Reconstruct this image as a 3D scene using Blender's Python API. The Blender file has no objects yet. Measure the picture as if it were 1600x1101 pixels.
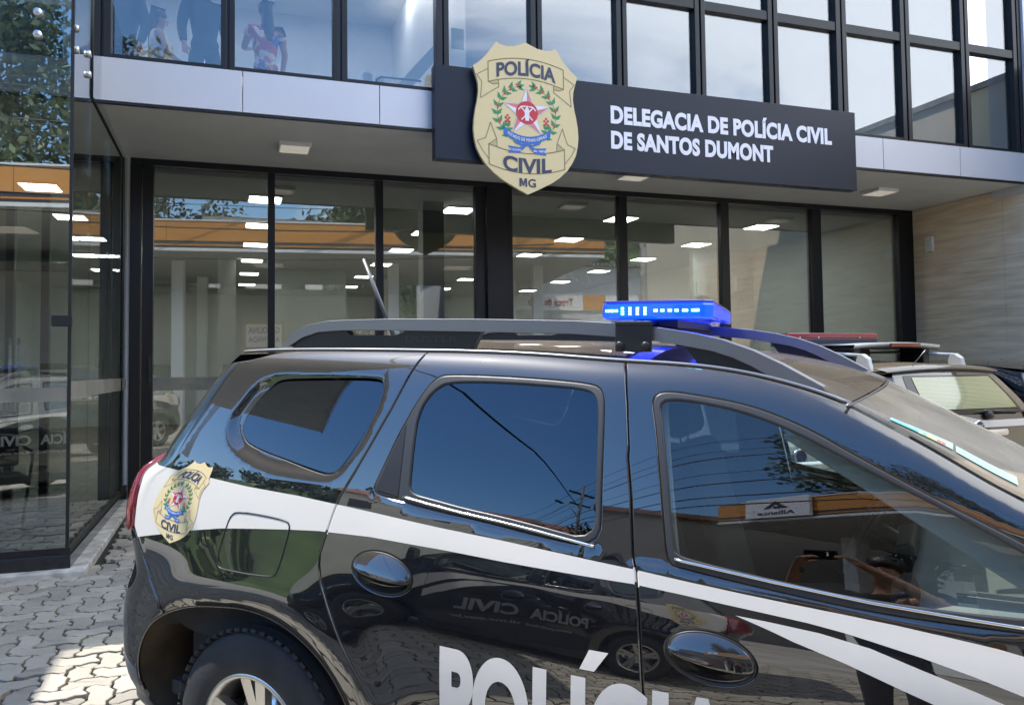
import bpy, bmesh, math, random
import numpy as np
from mathutils import Vector, Matrix
from mathutils.geometry import delaunay_2d_cdt, tessellate_polygon
PI=math.pi; R=math.radians
random.seed(5); rng=np.random.default_rng(5)
SC=bpy.context.scene; COL=SC.collection
# ------------------------------------------------------------------ camera
HC=1.65
def cam_axes():
    pit,rol,yaw=R(2.483),R(-.7153),R(19.42)
    f=Vector((math.sin(yaw)*math.cos(pit),math.cos(yaw)*math.cos(pit),math.sin(pit)))
    r0=Vector((math.cos(yaw),-math.sin(yaw),0)); u0=r0.cross(f)
    r=math.cos(rol)*r0+math.sin(rol)*u0; u=-math.sin(rol)*r0+math.cos(rol)*u0
    return r,u,f
cr,cu,cf=cam_axes()
cd=bpy.data.cameras.new('camera'); cam=bpy.data.objects.new('camera',cd); COL.objects.link(cam)
cam.matrix_world=Matrix(((cr.x,cu.x,-cf.x,0),(cr.y,cu.y,-cf.y,0),(cr.z,cu.z,-cf.z,HC),(0,0,0,1)))
cd.sensor_width=36; cd.lens=36*1260/1600; cd.shift_y=-29.13/1600; cd.clip_start=.02; cd.clip_end=2000
SC.camera=cam
# ------------------------------------------------------------------ light
SUN_EL,SUN_AZ=R(62),R(-50)
w=bpy.data.worlds.new('World'); SC.world=w; w.use_nodes=True
nt=w.node_tree; N=nt.nodes; L=nt.links
bg=N['Background']
sky=N.new('ShaderNodeTexSky'); sky.sky_type='NISHITA'; sky.sun_disc=False; sky.sun_elevation=SUN_EL; sky.sun_rotation=SUN_AZ
sky.air_density=1.0; sky.dust_density=.25; sky.ozone_density=2.5
tc=N.new('ShaderNodeTexCoord'); sep=N.new('ShaderNodeSeparateXYZ'); L.new(tc.outputs['Generated'],sep.inputs[0])
def mth(op,a,b=None,n=N,l=L,clamp=False):
    m=n.new('ShaderNodeMath'); m.operation=op; m.use_clamp=clamp
    for i,v in enumerate((a,b)):
        if v is None: continue
        if isinstance(v,(int,float)): m.inputs[i].default_value=v
        else: l.new(v,m.inputs[i])
    return m.outputs[0]
zz=mth('ADD',mth('MAXIMUM',sep.outputs[2],0.0),.18)
cx=mth('DIVIDE',sep.outputs[0],zz); cy=mth('DIVIDE',sep.outputs[1],zz)
cmb=N.new('ShaderNodeCombineXYZ'); L.new(cx,cmb.inputs[0]); L.new(cy,cmb.inputs[1])
n1=N.new('ShaderNodeTexNoise'); n1.inputs['Scale'].default_value=.85; n1.inputs['Detail'].default_value=9; n1.inputs['Roughness'].default_value=.62; n1.inputs['Distortion'].default_value=.5
L.new(cmb.outputs[0],n1.inputs['Vector'])
# more cloud towards +X -Y (the bright hazy quarter of the sky), little elsewhere
bias=mth('ADD',mth('MULTIPLY',sep.outputs[0],.62),mth('MULTIPLY',sep.outputs[1],.04))
cl=mth('ADD',n1.outputs[0],bias)
rmp=N.new('ShaderNodeMapRange'); rmp.inputs[1].default_value=.54; rmp.inputs[2].default_value=.80; rmp.inputs[3].default_value=0; rmp.inputs[4].default_value=.85; rmp.interpolation_type='SMOOTHSTEP'
L.new(cl,rmp.inputs[0])
mx=N.new('ShaderNodeMix'); mx.data_type='RGBA'; L.new(rmp.outputs[0],mx.inputs[0]); L.new(sky.outputs[0],mx.inputs[6]); mx.inputs[7].default_value=(9.5,9.8,10.2,1)
hs=N.new('ShaderNodeHueSaturation'); hs.inputs['Saturation'].default_value=1.18; L.new(mx.outputs[2],hs.inputs['Color']); L.new(hs.outputs[0],bg.inputs[0]); bg.inputs[1].default_value=.15
sd=bpy.data.lights.new('sun','SUN'); sd.energy=3.4; sd.angle=R(.5); sd.color=(1,.95,.86)
so=bpy.data.objects.new('sun',sd); COL.objects.link(so)
sv=Vector((math.sin(SUN_AZ)*math.cos(SUN_EL),math.cos(SUN_AZ)*math.cos(SUN_EL),math.sin(SUN_EL)))
so.rotation_euler=sv.to_track_quat('Z','Y').to_euler(); so.location=(0,0,30)
vs=SC.view_settings; vs.view_transform='Standard'; vs.look='None'; vs.exposure=1.5; vs.gamma=1; vs.use_curve_mapping=False
SC.render.engine='CYCLES'
SC.cycles.max_bounces=10; SC.cycles.transparent_max_bounces=24; SC.cycles.glossy_bounces=6; SC.cycles.caustics_reflective=False; SC.cycles.caustics_refractive=False
SC.cycles.use_denoising=True
# ------------------------------------------------------------------ helpers
def tag(o,label=None,cat=None,group=None,kind=None):
    if label: o['label']=label
    if cat: o['category']=cat
    if group: o['group']=group
    if kind: o['kind']=kind
    return o
def thing(name,label,cat,loc=(0,0,0),rz=0,group=None):
    o=bpy.data.objects.new(name,None); COL.objects.link(o); o.location=loc; o.rotation_euler=(0,0,rz); o.empty_display_size=.1
    return tag(o,label,cat,group)
def link(name,me,parent=None):
    o=bpy.data.objects.new(name,me); COL.objects.link(o)
    if parent: o.parent=parent
    return o
def copy_tree(o,parent=None):
    c=o.copy(); COL.objects.link(c)
    if parent: c.parent=parent; c.matrix_parent_inverse=o.matrix_parent_inverse.copy()
    for ch in list(o.children): copy_tree(ch,c)
    return c
class MB:
    def __init__(s): s.v=[];s.f=[];s.m=[];s.cur=0;s.smf=[]
    def add(s,vs,fs,smooth=False):
        b=len(s.v); s.v+= [tuple(map(float,p)) for p in vs]
        for f in fs: s.f.append(tuple(b+i for i in f)); s.m.append(s.cur); s.smf.append(smooth)
        return s
    def mi(s,i): s.cur=i; return s
    def box(s,x0,x1,y0,y1,z0,z1):
        x0,x1=sorted((x0,x1));y0,y1=sorted((y0,y1));z0,z1=sorted((z0,z1))
        return s.add([(x0,y0,z0),(x1,y0,z0),(x1,y1,z0),(x0,y1,z0),(x0,y0,z1),(x1,y0,z1),(x1,y1,z1),(x0,y1,z1)],
            [(0,3,2,1),(4,5,6,7),(0,1,5,4),(1,2,6,5),(2,3,7,6),(3,0,4,7)])
    def obox(s,c,size,M):
        c=Vector(c);h=[a/2 for a in size];vs=[]
        for z in(-1,1):
            for y in(-1,1):
                for x in(-1,1): vs.append(c+M@Vector((x*h[0],y*h[1],z*h[2])))
        return s.add(vs,[(0,2,3,1),(4,5,7,6),(0,1,5,4),(1,3,7,5),(3,2,6,7),(2,0,4,6)])
    def tube(s,path,r,n=8,caps=True):
        path=[Vector(p) for p in path]; k=len(path); rs=r if isinstance(r,(list,tuple)) else [r]*k
        vs=[];fs=[];up=None
        for i,p in enumerate(path):
            d=(path[min(i+1,k-1)]-path[max(i-1,0)]).normalized()
            if up is None: up=d.orthogonal().normalized()
            up=(up-d*up.dot(d)); up=up.normalized() if up.length>1e-6 else d.orthogonal().normalized()
            q=d.cross(up)
            for j in range(n):
                a=2*PI*j/n; vs.append(p+(up*math.cos(a)+q*math.sin(a))*rs[i])
        for i in range(k-1):
            for j in range(n): fs.append((i*n+j,i*n+(j+1)%n,(i+1)*n+(j+1)%n,(i+1)*n+j))
        if caps: fs.append(tuple(range(n-1,-1,-1))); fs.append(tuple((k-1)*n+j for j in range(n)))
        return s.add(vs,fs,True)
    def lathe(s,prof,c,ax,n=32):
        """prof: list of (axial, radius)"""
        c=Vector(c);ax=Vector(ax).normalized();u=ax.orthogonal().normalized();v=ax.cross(u);vs=[];fs=[];k=len(prof)
        for a,r in prof:
            for j in range(n):
                t=2*PI*j/n; vs.append(c+ax*a+(u*math.cos(t)+v*math.sin(t))*r)
        for i in range(k-1):
            for j in range(n): fs.append((i*n+j,i*n+(j+1)%n,(i+1)*n+(j+1)%n,(i+1)*n+j))
        return s.add(vs,fs,True)
    def prism(s,poly,fn,d):
        """poly 2D -> fn(a,b,h) 3D, extruded h from 0 to d"""
        n=len(poly);vs=[fn(a,b,0) for a,b in poly]+[fn(a,b,d) for a,b in poly]
        tris=tessellate_polygon([[Vector((a,b,0)) for a,b in poly]])
        fs=[tuple(t) for t in tris]+[tuple(n+i for i in reversed(t)) for t in tris]
        fs+=[(i,(i+1)%n,n+(i+1)%n,n+i) for i in range(n)]
        return s.add(vs,fs)
    def build(s,name,mats,parent=None,bevel=0,recalc=True,segs=2,smooth_angle=None):
        me=bpy.data.meshes.new(name); me.from_pydata(s.v,[],s.f)
        for m in (mats if isinstance(mats,(list,tuple)) else [mats]): me.materials.append(m)
        me.polygons.foreach_set('material_index',s.m); me.polygons.foreach_set('use_smooth',s.smf)
        if recalc or bevel:
            bm=bmesh.new(); bm.from_mesh(me)
            if bevel: bmesh.ops.remove_doubles(bm,verts=bm.verts,dist=1e-5)
            bmesh.ops.recalc_face_normals(bm,faces=bm.faces); bm.to_mesh(me); bm.free()
        o=link(name,me,parent)
        if bevel:
            b=o.modifiers.new('bevel','BEVEL'); b.width=bevel; b.segments=segs; b.limit_method='ANGLE'; b.angle_limit=R(40); b.harden_normals=False
        return o
# ------------------------------------------------------------------ materials
def nodes(m): return m.node_tree.nodes,m.node_tree.links
def mat(name,col,rough=.5,metal=0,var=0,vscale=6,bump=0,bscale=40,spec=.5,coat=0,coatr=.03,emit=None,es=1,ior=None,rvar=0):
    m=bpy.data.materials.new(name); m.use_nodes=True; n,l=nodes(m); b=n['Principled BSDF']
    b.inputs['Base Color'].default_value=(*col,1); b.inputs['Roughness'].default_value=rough; b.inputs['Metallic'].default_value=metal
    b.inputs['Specular IOR Level'].default_value=spec
    if ior: b.inputs['IOR'].default_value=ior
    if coat: b.inputs['Coat Weight'].default_value=coat; b.inputs['Coat Roughness'].default_value=coatr
    if emit: b.inputs['Emission Color'].default_value=(*emit,1); b.inputs['Emission Strength'].default_value=es
    t=n.new('ShaderNodeTexCoord')
    x=n.new('ShaderNodeTexNoise'); x.inputs['Scale'].default_value=vscale; x.inputs['Detail'].default_value=6; l.new(t.outputs['Object'],x.inputs['Vector'])
    if var:
        mr=n.new('ShaderNodeMapRange'); mr.inputs[1].default_value=.3; mr.inputs[2].default_value=.7; mr.inputs[3].default_value=1-var; mr.inputs[4].default_value=1+var; l.new(x.outputs[0],mr.inputs[0])
        mm=n.new('ShaderNodeVectorMath'); mm.operation='SCALE'; mm.inputs[0].default_value=col; l.new(mr.outputs[0],mm.inputs['Scale']); l.new(mm.outputs[0],b.inputs['Base Color'])
    if rvar:
        mr=n.new('ShaderNodeMapRange'); mr.inputs[1].default_value=.3; mr.inputs[2].default_value=.7; mr.inputs[3].default_value=max(0,rough-rvar); mr.inputs[4].default_value=rough+rvar; l.new(x.outputs[0],mr.inputs[0]); l.new(mr.outputs[0],b.inputs['Roughness'])
    if bump:
        y=n.new('ShaderNodeTexNoise'); y.inputs['Scale'].default_value=bscale; y.inputs['Detail'].default_value=5; l.new(t.outputs['Object'],y.inputs['Vector'])
        bp=n.new('ShaderNodeBump'); bp.inputs['Strength'].default_value=bump; bp.inputs['Distance'].default_value=.01; l.new(y.outputs[0],bp.inputs['Height']); l.new(bp.outputs[0],b.inputs['Normal'])
    return m
def glass(name,tint,refl,rough=0.0,rcol=(1,1,1),dirt=0):
    m=bpy.data.materials.new(name); m.use_nodes=True; n,l=nodes(m)
    for q in list(n): n.remove(q)
    o=n.new('ShaderNodeOutputMaterial'); tr=n.new('ShaderNodeBsdfTransparent'); tr.inputs[0].default_value=(*tint,1)
    g=n.new('ShaderNodeBsdfGlossy'); g.inputs['Color'].default_value=(*rcol,1); g.inputs['Roughness'].default_value=rough
    lw=n.new('ShaderNodeFresnel'); ge=n.new('ShaderNodeNewGeometry'); l.new(mth('SUBTRACT',1.5,mth('MULTIPLY',ge.outputs['Backfacing'],1.5-1/1.5,n,l),n,l),lw.inputs[0])
    f=mth('ADD',lw.outputs[0],refl,n,l,True)
    mx=n.new('ShaderNodeMixShader'); l.new(f,mx.inputs[0]); l.new(tr.outputs[0],mx.inputs[1]); l.new(g.outputs[0],mx.inputs[2])
    out=mx.outputs[0]
    if dirt:
        d=n.new('ShaderNodeBsdfDiffuse'); d.inputs[0].default_value=(.4,.37,.32,1)
        t=n.new('ShaderNodeTexCoord'); x=n.new('ShaderNodeTexNoise'); x.inputs['Scale'].default_value=3; x.inputs['Detail'].default_value=8; l.new(t.outputs['Object'],x.inputs['Vector'])
        k=mth('MULTIPLY',x.outputs[0],dirt,n,l,True)
        m2=n.new('ShaderNodeMixShader'); l.new(k,m2.inputs[0]); l.new(out,m2.inputs[1]); l.new(d.outputs[0],m2.inputs[2]); out=m2.outputs[0]
    l.new(out,o.inputs[0]); return m
M={}
M['alu_black']=mat('black aluminium',(.012,.013,.017),.38,.3,var=.15,vscale=3,bump=.02)
M['panel']=mat('lavender composite panel',(.60,.60,.65),.33,.15,var=.03,vscale=1.2)
M['soffit']=mat('soffit plaster',(.80,.78,.74),.75,var=.05,vscale=2,bump=.05,bscale=30)
M['white']=mat('white paint',(.75,.75,.73),.6,var=.03)
M['offwhite']=mat('interior wall paint',(.66,.69,.66),.7,var=.04,vscale=1)
M['ceil_in']=mat('interior ceiling',(.50,.51,.49),.8,var=.04,vscale=1)
M['floor_in']=mat('interior floor tiles',(.20,.20,.20),.25,var=.1)
M['navy']=mat('navy sign panel',(.009,.014,.030),.36,.0,spec=.3,var=.06,vscale=1.5)
M['signwhite']=mat('sign lettering white',(.80,.80,.86),.5)
M['glass_low']=glass('storefront glass',(.57,.60,.59),.115)
M['glass_up']=glass('upper window glass',(.72,.75,.78),.085)
M['glass_booth']=glass('vestibule glass',(.58,.64,.63),.19)
M['led']=mat('led panel',(.8,.8,.8),.5,emit=(1,.98,.92),es=15.0)
M['led_up']=mat('led panel upstairs',(.8,.8,.8),.5,emit=(1,.98,.95),es=9.0)
M['plinth']=mat('weathered pale stone',(.42,.40,.37),.85,var=.5,vscale=6,bump=.4,bscale=18)
M['lamp_off']=mat('frosted lamp',(.7,.66,.6),.4,emit=(1,.9,.75),es=.12)
M['steel']=mat('brushed steel',(.62,.62,.63),.28,1,rvar=.06)
M['black']=mat('black plastic',(.012,.012,.013),.45,var=.2,bump=.03)
M['rubber']=mat('black rubber',(.014,.014,.015),.5,var=.2,bump=.05,bscale=90)
M['frost']=glass('frosted strip',(.5,.6,.65),.0,rough=.3,dirt=.9)
M['curb']=mat('stained concrete',(.26,.25,.23),.85,var=.45,vscale=7,bump=.3,bscale=25)
M['granite']=mat('dark granite sill',(.018,.019,.021),.12,var=.3,vscale=40)
# ------------------------------------------------------------------ ground

def zg(X,Y):
    Yc=min(max(Y,-1.5),8.5); return .13681+.0463*(min(Yc,4.2)-3.372)+.018*max(Yc-4.2,0)
def make_ground():
    xs=[-400,-150,-60,-25,-12]+[i*.5 for i in range(-16,25)]+[16,25,60,150,400]
    ys=[-400,-150,-60,-25,-14]+[i*.5 for i in range(-20,25)]+[16,25,60,400]
    mb=MB();nx=len(xs)
    mb.add([(x,y,zg(x,y)-.05) for y in ys for x in xs],[(j*nx+i,j*nx+i+1,(j+1)*nx+i+1,(j+1)*nx+i) for j in range(len(ys)-1) for i in range(nx-1)],True)
    m=mat('asphalt and dust',(.28,.262,.23),.9,var=.25,vscale=1.3,bump=.3,bscale=30)
    tag(mb.build('ground',m,recalc=False),kind='structure')
make_ground()
def make_pavers():
    u=.114; d=.012; g=.0135
    def edge(p,q):
        (i,j),(k,l)=p,q; pts=[]
        fwd=(k>i or l>j); a,b=(p,q) if fwd else (q,p)
        hor=b[0]>a[0]
        s=1 if (a[0] if hor else a[1])%2==0 else -1
        o=[]
        for t in (.10,.34,.66,.90):
            v=s*d*(1 if t<.5 else -1)*(.75 if t in (.10,.90) else 1)
            o.append((a[0]*u+(t*u if hor else v),a[1]*u+(v if hor else t*u)))
        return o if fwd else o[::-1]
    V=[];F=[];cols=[];
    def emit(i,j,w,h):
        loop=[(i+a,j) for a in range(w)]+[(i+w,j+a) for a in range(h)]+[(i+w-a,j+h) for a in range(w)]+[(i,j+h-a) for a in range(h)]
        pts=[]
        for a in range(len(loop)): pts+=edge(loop[a],loop[(a+1)%len(loop)])
        n=len(pts); c=rng.random(); dz=rng.normal(0,.0028); tx,ty=rng.normal(0,.014,2)
        cx=sum(p[0] for p in pts)/n;cy=sum(p[1] for p in pts)/n
        # rotate whole pattern
        base=len(V)
        for ring,(ins,dep) in enumerate(((g*.5,-.035),(g*.5,-.003),(g*.5+.004,0))):
            for k in range(n):
                px,py=pts[k]; ax,ay=pts[k-1]; bx,by=pts[(k+1)%n]
                tx_,ty_=bx-ax,by-ay; q=math.hypot(tx_,ty_) or 1
                nx_,ny_=-ty_/q,tx_/q
                X,Y=px+nx_*ins,py+ny_*ins
                WX=X*ca-Y*sa+OX; WY=X*sa+Y*ca+OY
                V.append((WX,WY,zg(WX,WY)+dep+dz+(X-cx)*tx+(Y-cy)*ty))
        for r in range(2):
            for k in range(n): F.append((base+r*n+k,base+r*n+(k+1)%n,base+(r+1)*n+(k+1)%n,base+(r+1)*n+k)); cols.append(c)
        F.append(tuple(base+2*n+k for k in range(n))); cols.append(c)
    th=R(1); ca,sa=math.cos(th),math.sin(th); OX,OY=.3,4.0
    # herringbone of 2x1 stones
    for i in range(-75,95):
        for j in range(-68,60):
            X,Y=i*u,j*u; WX=X*ca-Y*sa+OX; WY=X*sa+Y*ca+OY
            if not(-6.5<WX<9.5 and -2.9<WY<10): continue
            if WX<-1.0 and WY>6.75: continue
            k=(i-j)%4
            if k==0: emit(i,j,2,1)
            elif k==3: emit(i,j,1,2)
    me=bpy.data.meshes.new('paving'); me.from_pydata(V,[],F)
    at=me.color_attributes.new('tone','FLOAT_COLOR','CORNER')
    arr=[]
    for p,c in zip(me.polygons,cols): arr+= [c,c,c,1]*p.loop_total
    at.data.foreach_set('color',arr)
    m=bpy.data.materials.new('concrete pavers'); m.use_nodes=True; n,l=nodes(m); b=n['Principled BSDF']; b.inputs['Roughness'].default_value=.85; b.inputs['Specular IOR Level'].default_value=.3
    a=n.new('ShaderNodeVertexColor'); a.layer_name='tone'
    t=n.new('ShaderNodeTexCoord'); x=n.new('ShaderNodeTexNoise'); x.inputs['Scale'].default_value=2.2; x.inputs['Detail'].default_value=9; x.inputs['Roughness'].default_value=.65; l.new(t.outputs['Object'],x.inputs['Vector'])
    x2=n.new('ShaderNodeTexNoise'); x2.inputs['Scale'].default_value=120; x2.inputs['Detail'].default_value=3; l.new(t.outputs['Object'],x2.inputs['Vector'])
    v=mth('ADD',mth('ADD',mth('MULTIPLY',a.outputs[0],.32),mth('MULTIPLY',x.outputs[0],.9)),mth('MULTIPLY',x2.outputs[0],.35))if False else None
    s1=mth('MULTIPLY',a.outputs[0],.42,n,l); s2=mth('MULTIPLY',x.outputs[0],1.0,n,l); s3=mth('MULTIPLY',x2.outputs[0],.5,n,l)
    v=mth('SUBTRACT',mth('ADD',mth('ADD',s1,s2,n,l),s3,n,l),.46,n,l)
    cr_=n.new('ShaderNodeValToRGB'); cr_.color_ramp.elements[0].position=.05; cr_.color_ramp.elements[0].color=(.165,.152,.13,1); cr_.color_ramp.elements[1].position=.95; cr_.color_ramp.elements[1].color=(.42,.385,.32,1)
    l.new(v,cr_.inputs[0]); l.new(cr_.outputs[0],b.inputs['Base Color'])
    bp=n.new('ShaderNodeBump'); bp.inputs['Strength'].default_value=.35; bp.inputs['Distance'].default_value=.004; l.new(x2.outputs[0],bp.inputs['Height']); l.new(bp.outputs[0],b.inputs['Normal'])
    me.materials.append(m); tag(link('paving',me),kind='structure')
    # sand and dirt showing in the joints
    mb=MB(); xs=[-6.4+.4*i for i in range(41)]; ys=[-2.8+.4*i for i in range(33)]; nx=len(xs)
    mb.add([(x,y,zg(x,y)-.024) for y in ys for x in xs],[(j*nx+i,j*nx+i+1,(j+1)*nx+i+1,(j+1)*nx+i) for j in range(len(ys)-1) for i in range(nx-1)],True)
    tag(mb.build('joint_sand',mat('dark joint soil',(.014,.014,.011),.95,var=.5,vscale=9,bump=.4),recalc=False),kind='structure')
make_pavers()
# ------------------------------------------------------------------ text
RES=[5]
def text_mesh(s,size,bold=.0,xs=1.0,align='LEFT',space=1.0):
    """2D triangle mesh (verts, faces) for a line of lettering, baseline at y=0, cap height = size"""
    cu=bpy.data.curves.new('t','FONT'); cu.body=s; cu.size=10/.729; cu.align_x=align; cu.offset=bold*10; cu.space_character=space; cu.resolution_u=RES[0]; cu.fill_mode='FRONT'
    o=bpy.data.objects.new('t',cu); COL.objects.link(o)
    dg=bpy.context.evaluated_depsgraph_get(); me=bpy.data.meshes.new_from_object(o.evaluated_get(dg))
    bm=bmesh.new(); bm.from_mesh(me); bmesh.ops.triangulate(bm,faces=bm.faces)
    vs=[(v.co.x*xs*size/10,v.co.y*size/10) for v in bm.verts]; fs=[]
    for f in bm.faces:
        i=[v.index for v in f.verts]
        if f.normal.z<0: i=i[::-1]
        fs.append(tuple(i))
    bm.free(); bpy.data.objects.remove(o); bpy.data.curves.remove(cu); bpy.data.meshes.remove(me)
    return vs,fs
def width(vs): return max(v[0] for v in vs)-min(v[0] for v in vs)
def fit_text(s,h,w,bold=.03,align='LEFT',space=1.0):
    vs,fs=text_mesh(s,h,bold,1,'LEFT',space); x0=min(v[0] for v in vs); k=w/width(vs)
    vs=[((x-x0)*k,y) for x,y in vs]
    if align=='CENTER': vs=[(x-w/2,y) for x,y in vs]
    return vs,fs
def solid_text(mb,vs,fs,fn,d):
    """extrude 2D lettering: fn(x,y,h)"""
    n=len(vs); P=[fn(x,y,d) for x,y in vs]+[fn(x,y,0) for x,y in vs]
    ed={}
    for f in fs:
        for a,b in zip(f,f[1:]+f[:1]): ed[(a,b)]=ed.get((a,b),0)+1
    F=list(fs)
    for (a,b) in ed:
        if (b,a) not in ed: F.append((b,a,n+a,n+b))
    mb.add(P,F)
# ------------------------------------------------------------------ emblem (gold police shield)
def mirror_poly(h): return h+[(-x,y) for x,y in reversed(h)]
SHH=[(0,.778),(.055,.757),(.13,.728),(.21,.718),(.285,.728),(.33,.752),(.375,.69),(.44,.60),(.51,.527),(.582,.472),(.553,.38),(.532,.30),(.527,.22),(.54,.12),(.562,.02),(.578,-.08),(.584,-.18),(.575,-.28),(.552,-.375),(.51,-.46),(.45,-.545),(.37,-.62),(.27,-.69),(.17,-.742),(.085,-.785),(.03,-.81),(0,-.826)]
SHIELD=mirror_poly(SHH)[:-1]; SHIELD=[p for i,p in enumerate(SHIELD) if i==0 or p!=SHIELD[i-1]]
def stroke(pts,wd,closed=False):
    """flat ribbon polygons along a polyline -> list of quads"""
    out=[];n=len(pts)
    for i in range(n if closed else n-1):
        a=Vector(pts[i]);b=Vector(pts[(i+1)%n]);d=b-a
        if d.length<1e-6: continue
        d.normalize(); q=Vector((-d.y,d.x))*wd/2; e=d*wd*.3
        out.append([tuple(a-e-q),tuple(b+e-q),tuple(b+e+q),tuple(a-e+q)])
    return out
def arc_text(s,h,w,bend,y0,bold=.03):
    vs,fs=fit_text(s,h,w,bold,'CENTER')
    return [(x,y+y0-bend*(x/(w/2))**2) for x,y in vs],fs
def emblem():
    """list of (verts,faces,material key,layer)"""
    E=[]
    def poly(p,m,l):
        t=tessellate_polygon([[Vector((a,b,0)) for a,b in p]]); F=[]
        for f in t:
            a,b,c=[p[i] for i in f]
            F.append(tuple(f) if (b[0]-a[0])*(c[1]-a[1])-(b[1]-a[1])*(c[0]-a[0])>0 else tuple(reversed(f)))
        E.append((list(p),F,m,l))
    def lines(p,wd,m,l,closed=False):
        for i_,q in enumerate(stroke(p,wd,closed)): E.append((q,[(0,1,2,3)],m,l+.04+.035*(i_%9)))
    # upper and lower ribbons, drawn as dark outlines with slightly darker folds
    for sg,yb,dr in ((1,.50,.055),(-1,-.50,-.055)):
        up=[(x,yb+.105-dr*(x/.42)**2*1.3) for x in np.linspace(-.42,.42,17)]
        lo=[(x,yb-.105-dr*(x/.42)**2*1.3) for x in np.linspace(.42,-.42,17)]
        lines(up+lo,.009,'em_line',2,True)
        for s in (1,-1):
            if sg>0:
                e=yb-.105-dr*1.3; tl=[(s*.42,yb+.03-dr*1.3),(s*.545,yb-.06-dr),(s*.49,yb-.13-dr),(s*.505,yb-.30-dr),(s*.375,yb-.21-dr),(s*.305,yb-.165-dr),(s*.31,yb-.09-dr)]
                lines(tl,.007,'em_line',2); poly([(s*.42,e),(s*.37,e-.02),(s*.305,e-.012),(s*.31,e+.03)],'em_fold',1); lines([(s*.42,e),(s*.37,e-.02),(s*.305,e-.012)],.007,'em_line',2)
            else:
                e=yb+.105+.055*1.3; tl=[(s*.42,yb-.03+.05),(s*.50,yb+.12),(s*.545,yb+.20),(s*.455,yb+.235),(s*.40,yb+.40),(s*.335,yb+.235)]
                lines(tl,.007,'em_line',2); poly([(s*.42,e),(s*.335,e+.06),(s*.33,e-.02)],'em_fold',1); lines([(s*.42,e),(s*.335,e+.06),(s*.33,e-.025)],.007,'em_line',2)
    v,f=arc_text('POLÍCIA',.145,.66,.045,.43,.045); E.append((v,f,'em_text',3))
    v,f=arc_text('CIVIL',.155,.54,-.03,-.60,.045); E.append((v,f,'em_text',3))
    poly([(x*.088-.092,y*.088-.745) for x,y in ((0,0),(0,1),(.30,1),(.475,.45),(.65,1),(.95,1),(.95,0),(.72,0),(.72,.62),(.56,.1),(.39,.1),(.23,.62),(.23,0))],'em_text',3)
    v,f=fit_text('G',.088,.086,.03); E.append(([(x+.004,y-.745) for x,y in v],f,'em_text',3))
    # wreath
    def leaf(x,y,a,ln,wd,m,l):
        d=Vector((math.cos(a),math.sin(a)));q=Vector((-d.y,d.x)); c=Vector((x,y))
        p=[c-d*0,c+d*ln*.35+q*wd,c+d*ln,c+d*ln*.35-q*wd]
        poly([tuple(k) for k in p],m,l)
    for s in (1,-1):
        for k in range(9):
            a=R(-52+k*15.5); rx,ry=.325,.30
            x,y=s*rx*math.cos(a),.02+ry*math.sin(a)
            ta=math.atan2(ry*math.cos(a),-s*rx*math.sin(a))
            for da in (.75,-.75,0) if k==8 else (.75,-.75): leaf(x,y,ta+da,.085,.021,'em_green',1+(da>0))
            if k%2==0 or k==7:
                for dx,dy in ((.012,.01),(-.012,.018),(0,-.008)): poly([(x+dx+.010*math.cos(t),y+dy+.010*math.sin(t)) for t in np.linspace(0,2*PI,7)[:-1]],'em_red',3)
        lines([(s*.325*math.cos(R(a)),.02+.30*math.sin(R(a))) for a in range(-55,75,8)],.006,'em_green',1)
        # small flowering sprigs
        for (dx,dy) in ((0,0),(.02,.02),(-.02,.02),(0,.045),(.018,-.02),(-.018,-.02)):
            poly([(s*.215+dx+.014*math.cos(t),-.055+dy+.014*math.sin(t)) for t in np.linspace(0,2*PI,7)[:-1]],'em_red',2)
        for q,a in ((0,60),(0,120),(.03,20),(.03,160)): leaf(s*.215,-.13-q,R(a),.07,.018,'em_green',1)
        lines([(s*.215,-.07),(s*.2,-.2)],.006,'em_green',1)
    # star
    so_=[(.262*math.sin(2*PI*k/5),.035+.262*math.cos(2*PI*k/5)) for k in range(5)]
    si=[(.105*math.sin(2*PI*(k+.5)/5),.035+.105*math.cos(2*PI*(k+.5)/5)) for k in range(5)]
    o2=[(x*1.06,(y-.035)*1.06+.035) for x,y in so_]; i2=[(x*1.12,(y-.035)*1.12+.035) for x,y in si]
    poly([p for k in range(5) for p in (o2[k],i2[k])],'em_grey',2)
    for k in range(5):
        poly([so_[k],si[k],(0,.035)],'em_red2',3); poly([so_[k],(0,.035),si[k-1]],'em_white',3)
    poly([(.122*math.cos(t),.035+.122*math.sin(t)) for t in np.linspace(0,2*PI,33)[:-1]],'em_red',4)
    poly([(-.02,-.05),(.02,-.05),(.026,.03),(.018,.085),(-.018,.085),(-.026,.03)],'em_white',5)
    for s in (1,-1): lines([(-s*.06,-.04),(s*.062,.085)],.013,'em_white',5.5+s*.2); lines([(s*.02,.10),(s*.065,.095),(s*.095,.062)],.013,'em_white',6.2+s*.2)
    poly([(.013*math.cos(t),.095+.013*math.sin(t)) for t in np.linspace(0,2*PI,9)[:-1]],'em_white',7)
    # blue ribbons
    b=[(x,-.165-.09*(1-(x/.26)**2)+.0) for x in np.linspace(-.26,.26,15)]
    poly([(x,y+.038) for x,y in b]+[(x,y-.038) for x,y in reversed(b)],'em_blue',4)
    v,f=fit_text('ESTADO DE MINAS GERAIS',.034,.43,.02,'CENTER'); E.append(([(x,y-.27+.09*(x/.26)**2+.0) for x,y in v],f,'em_white',6))
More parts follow.
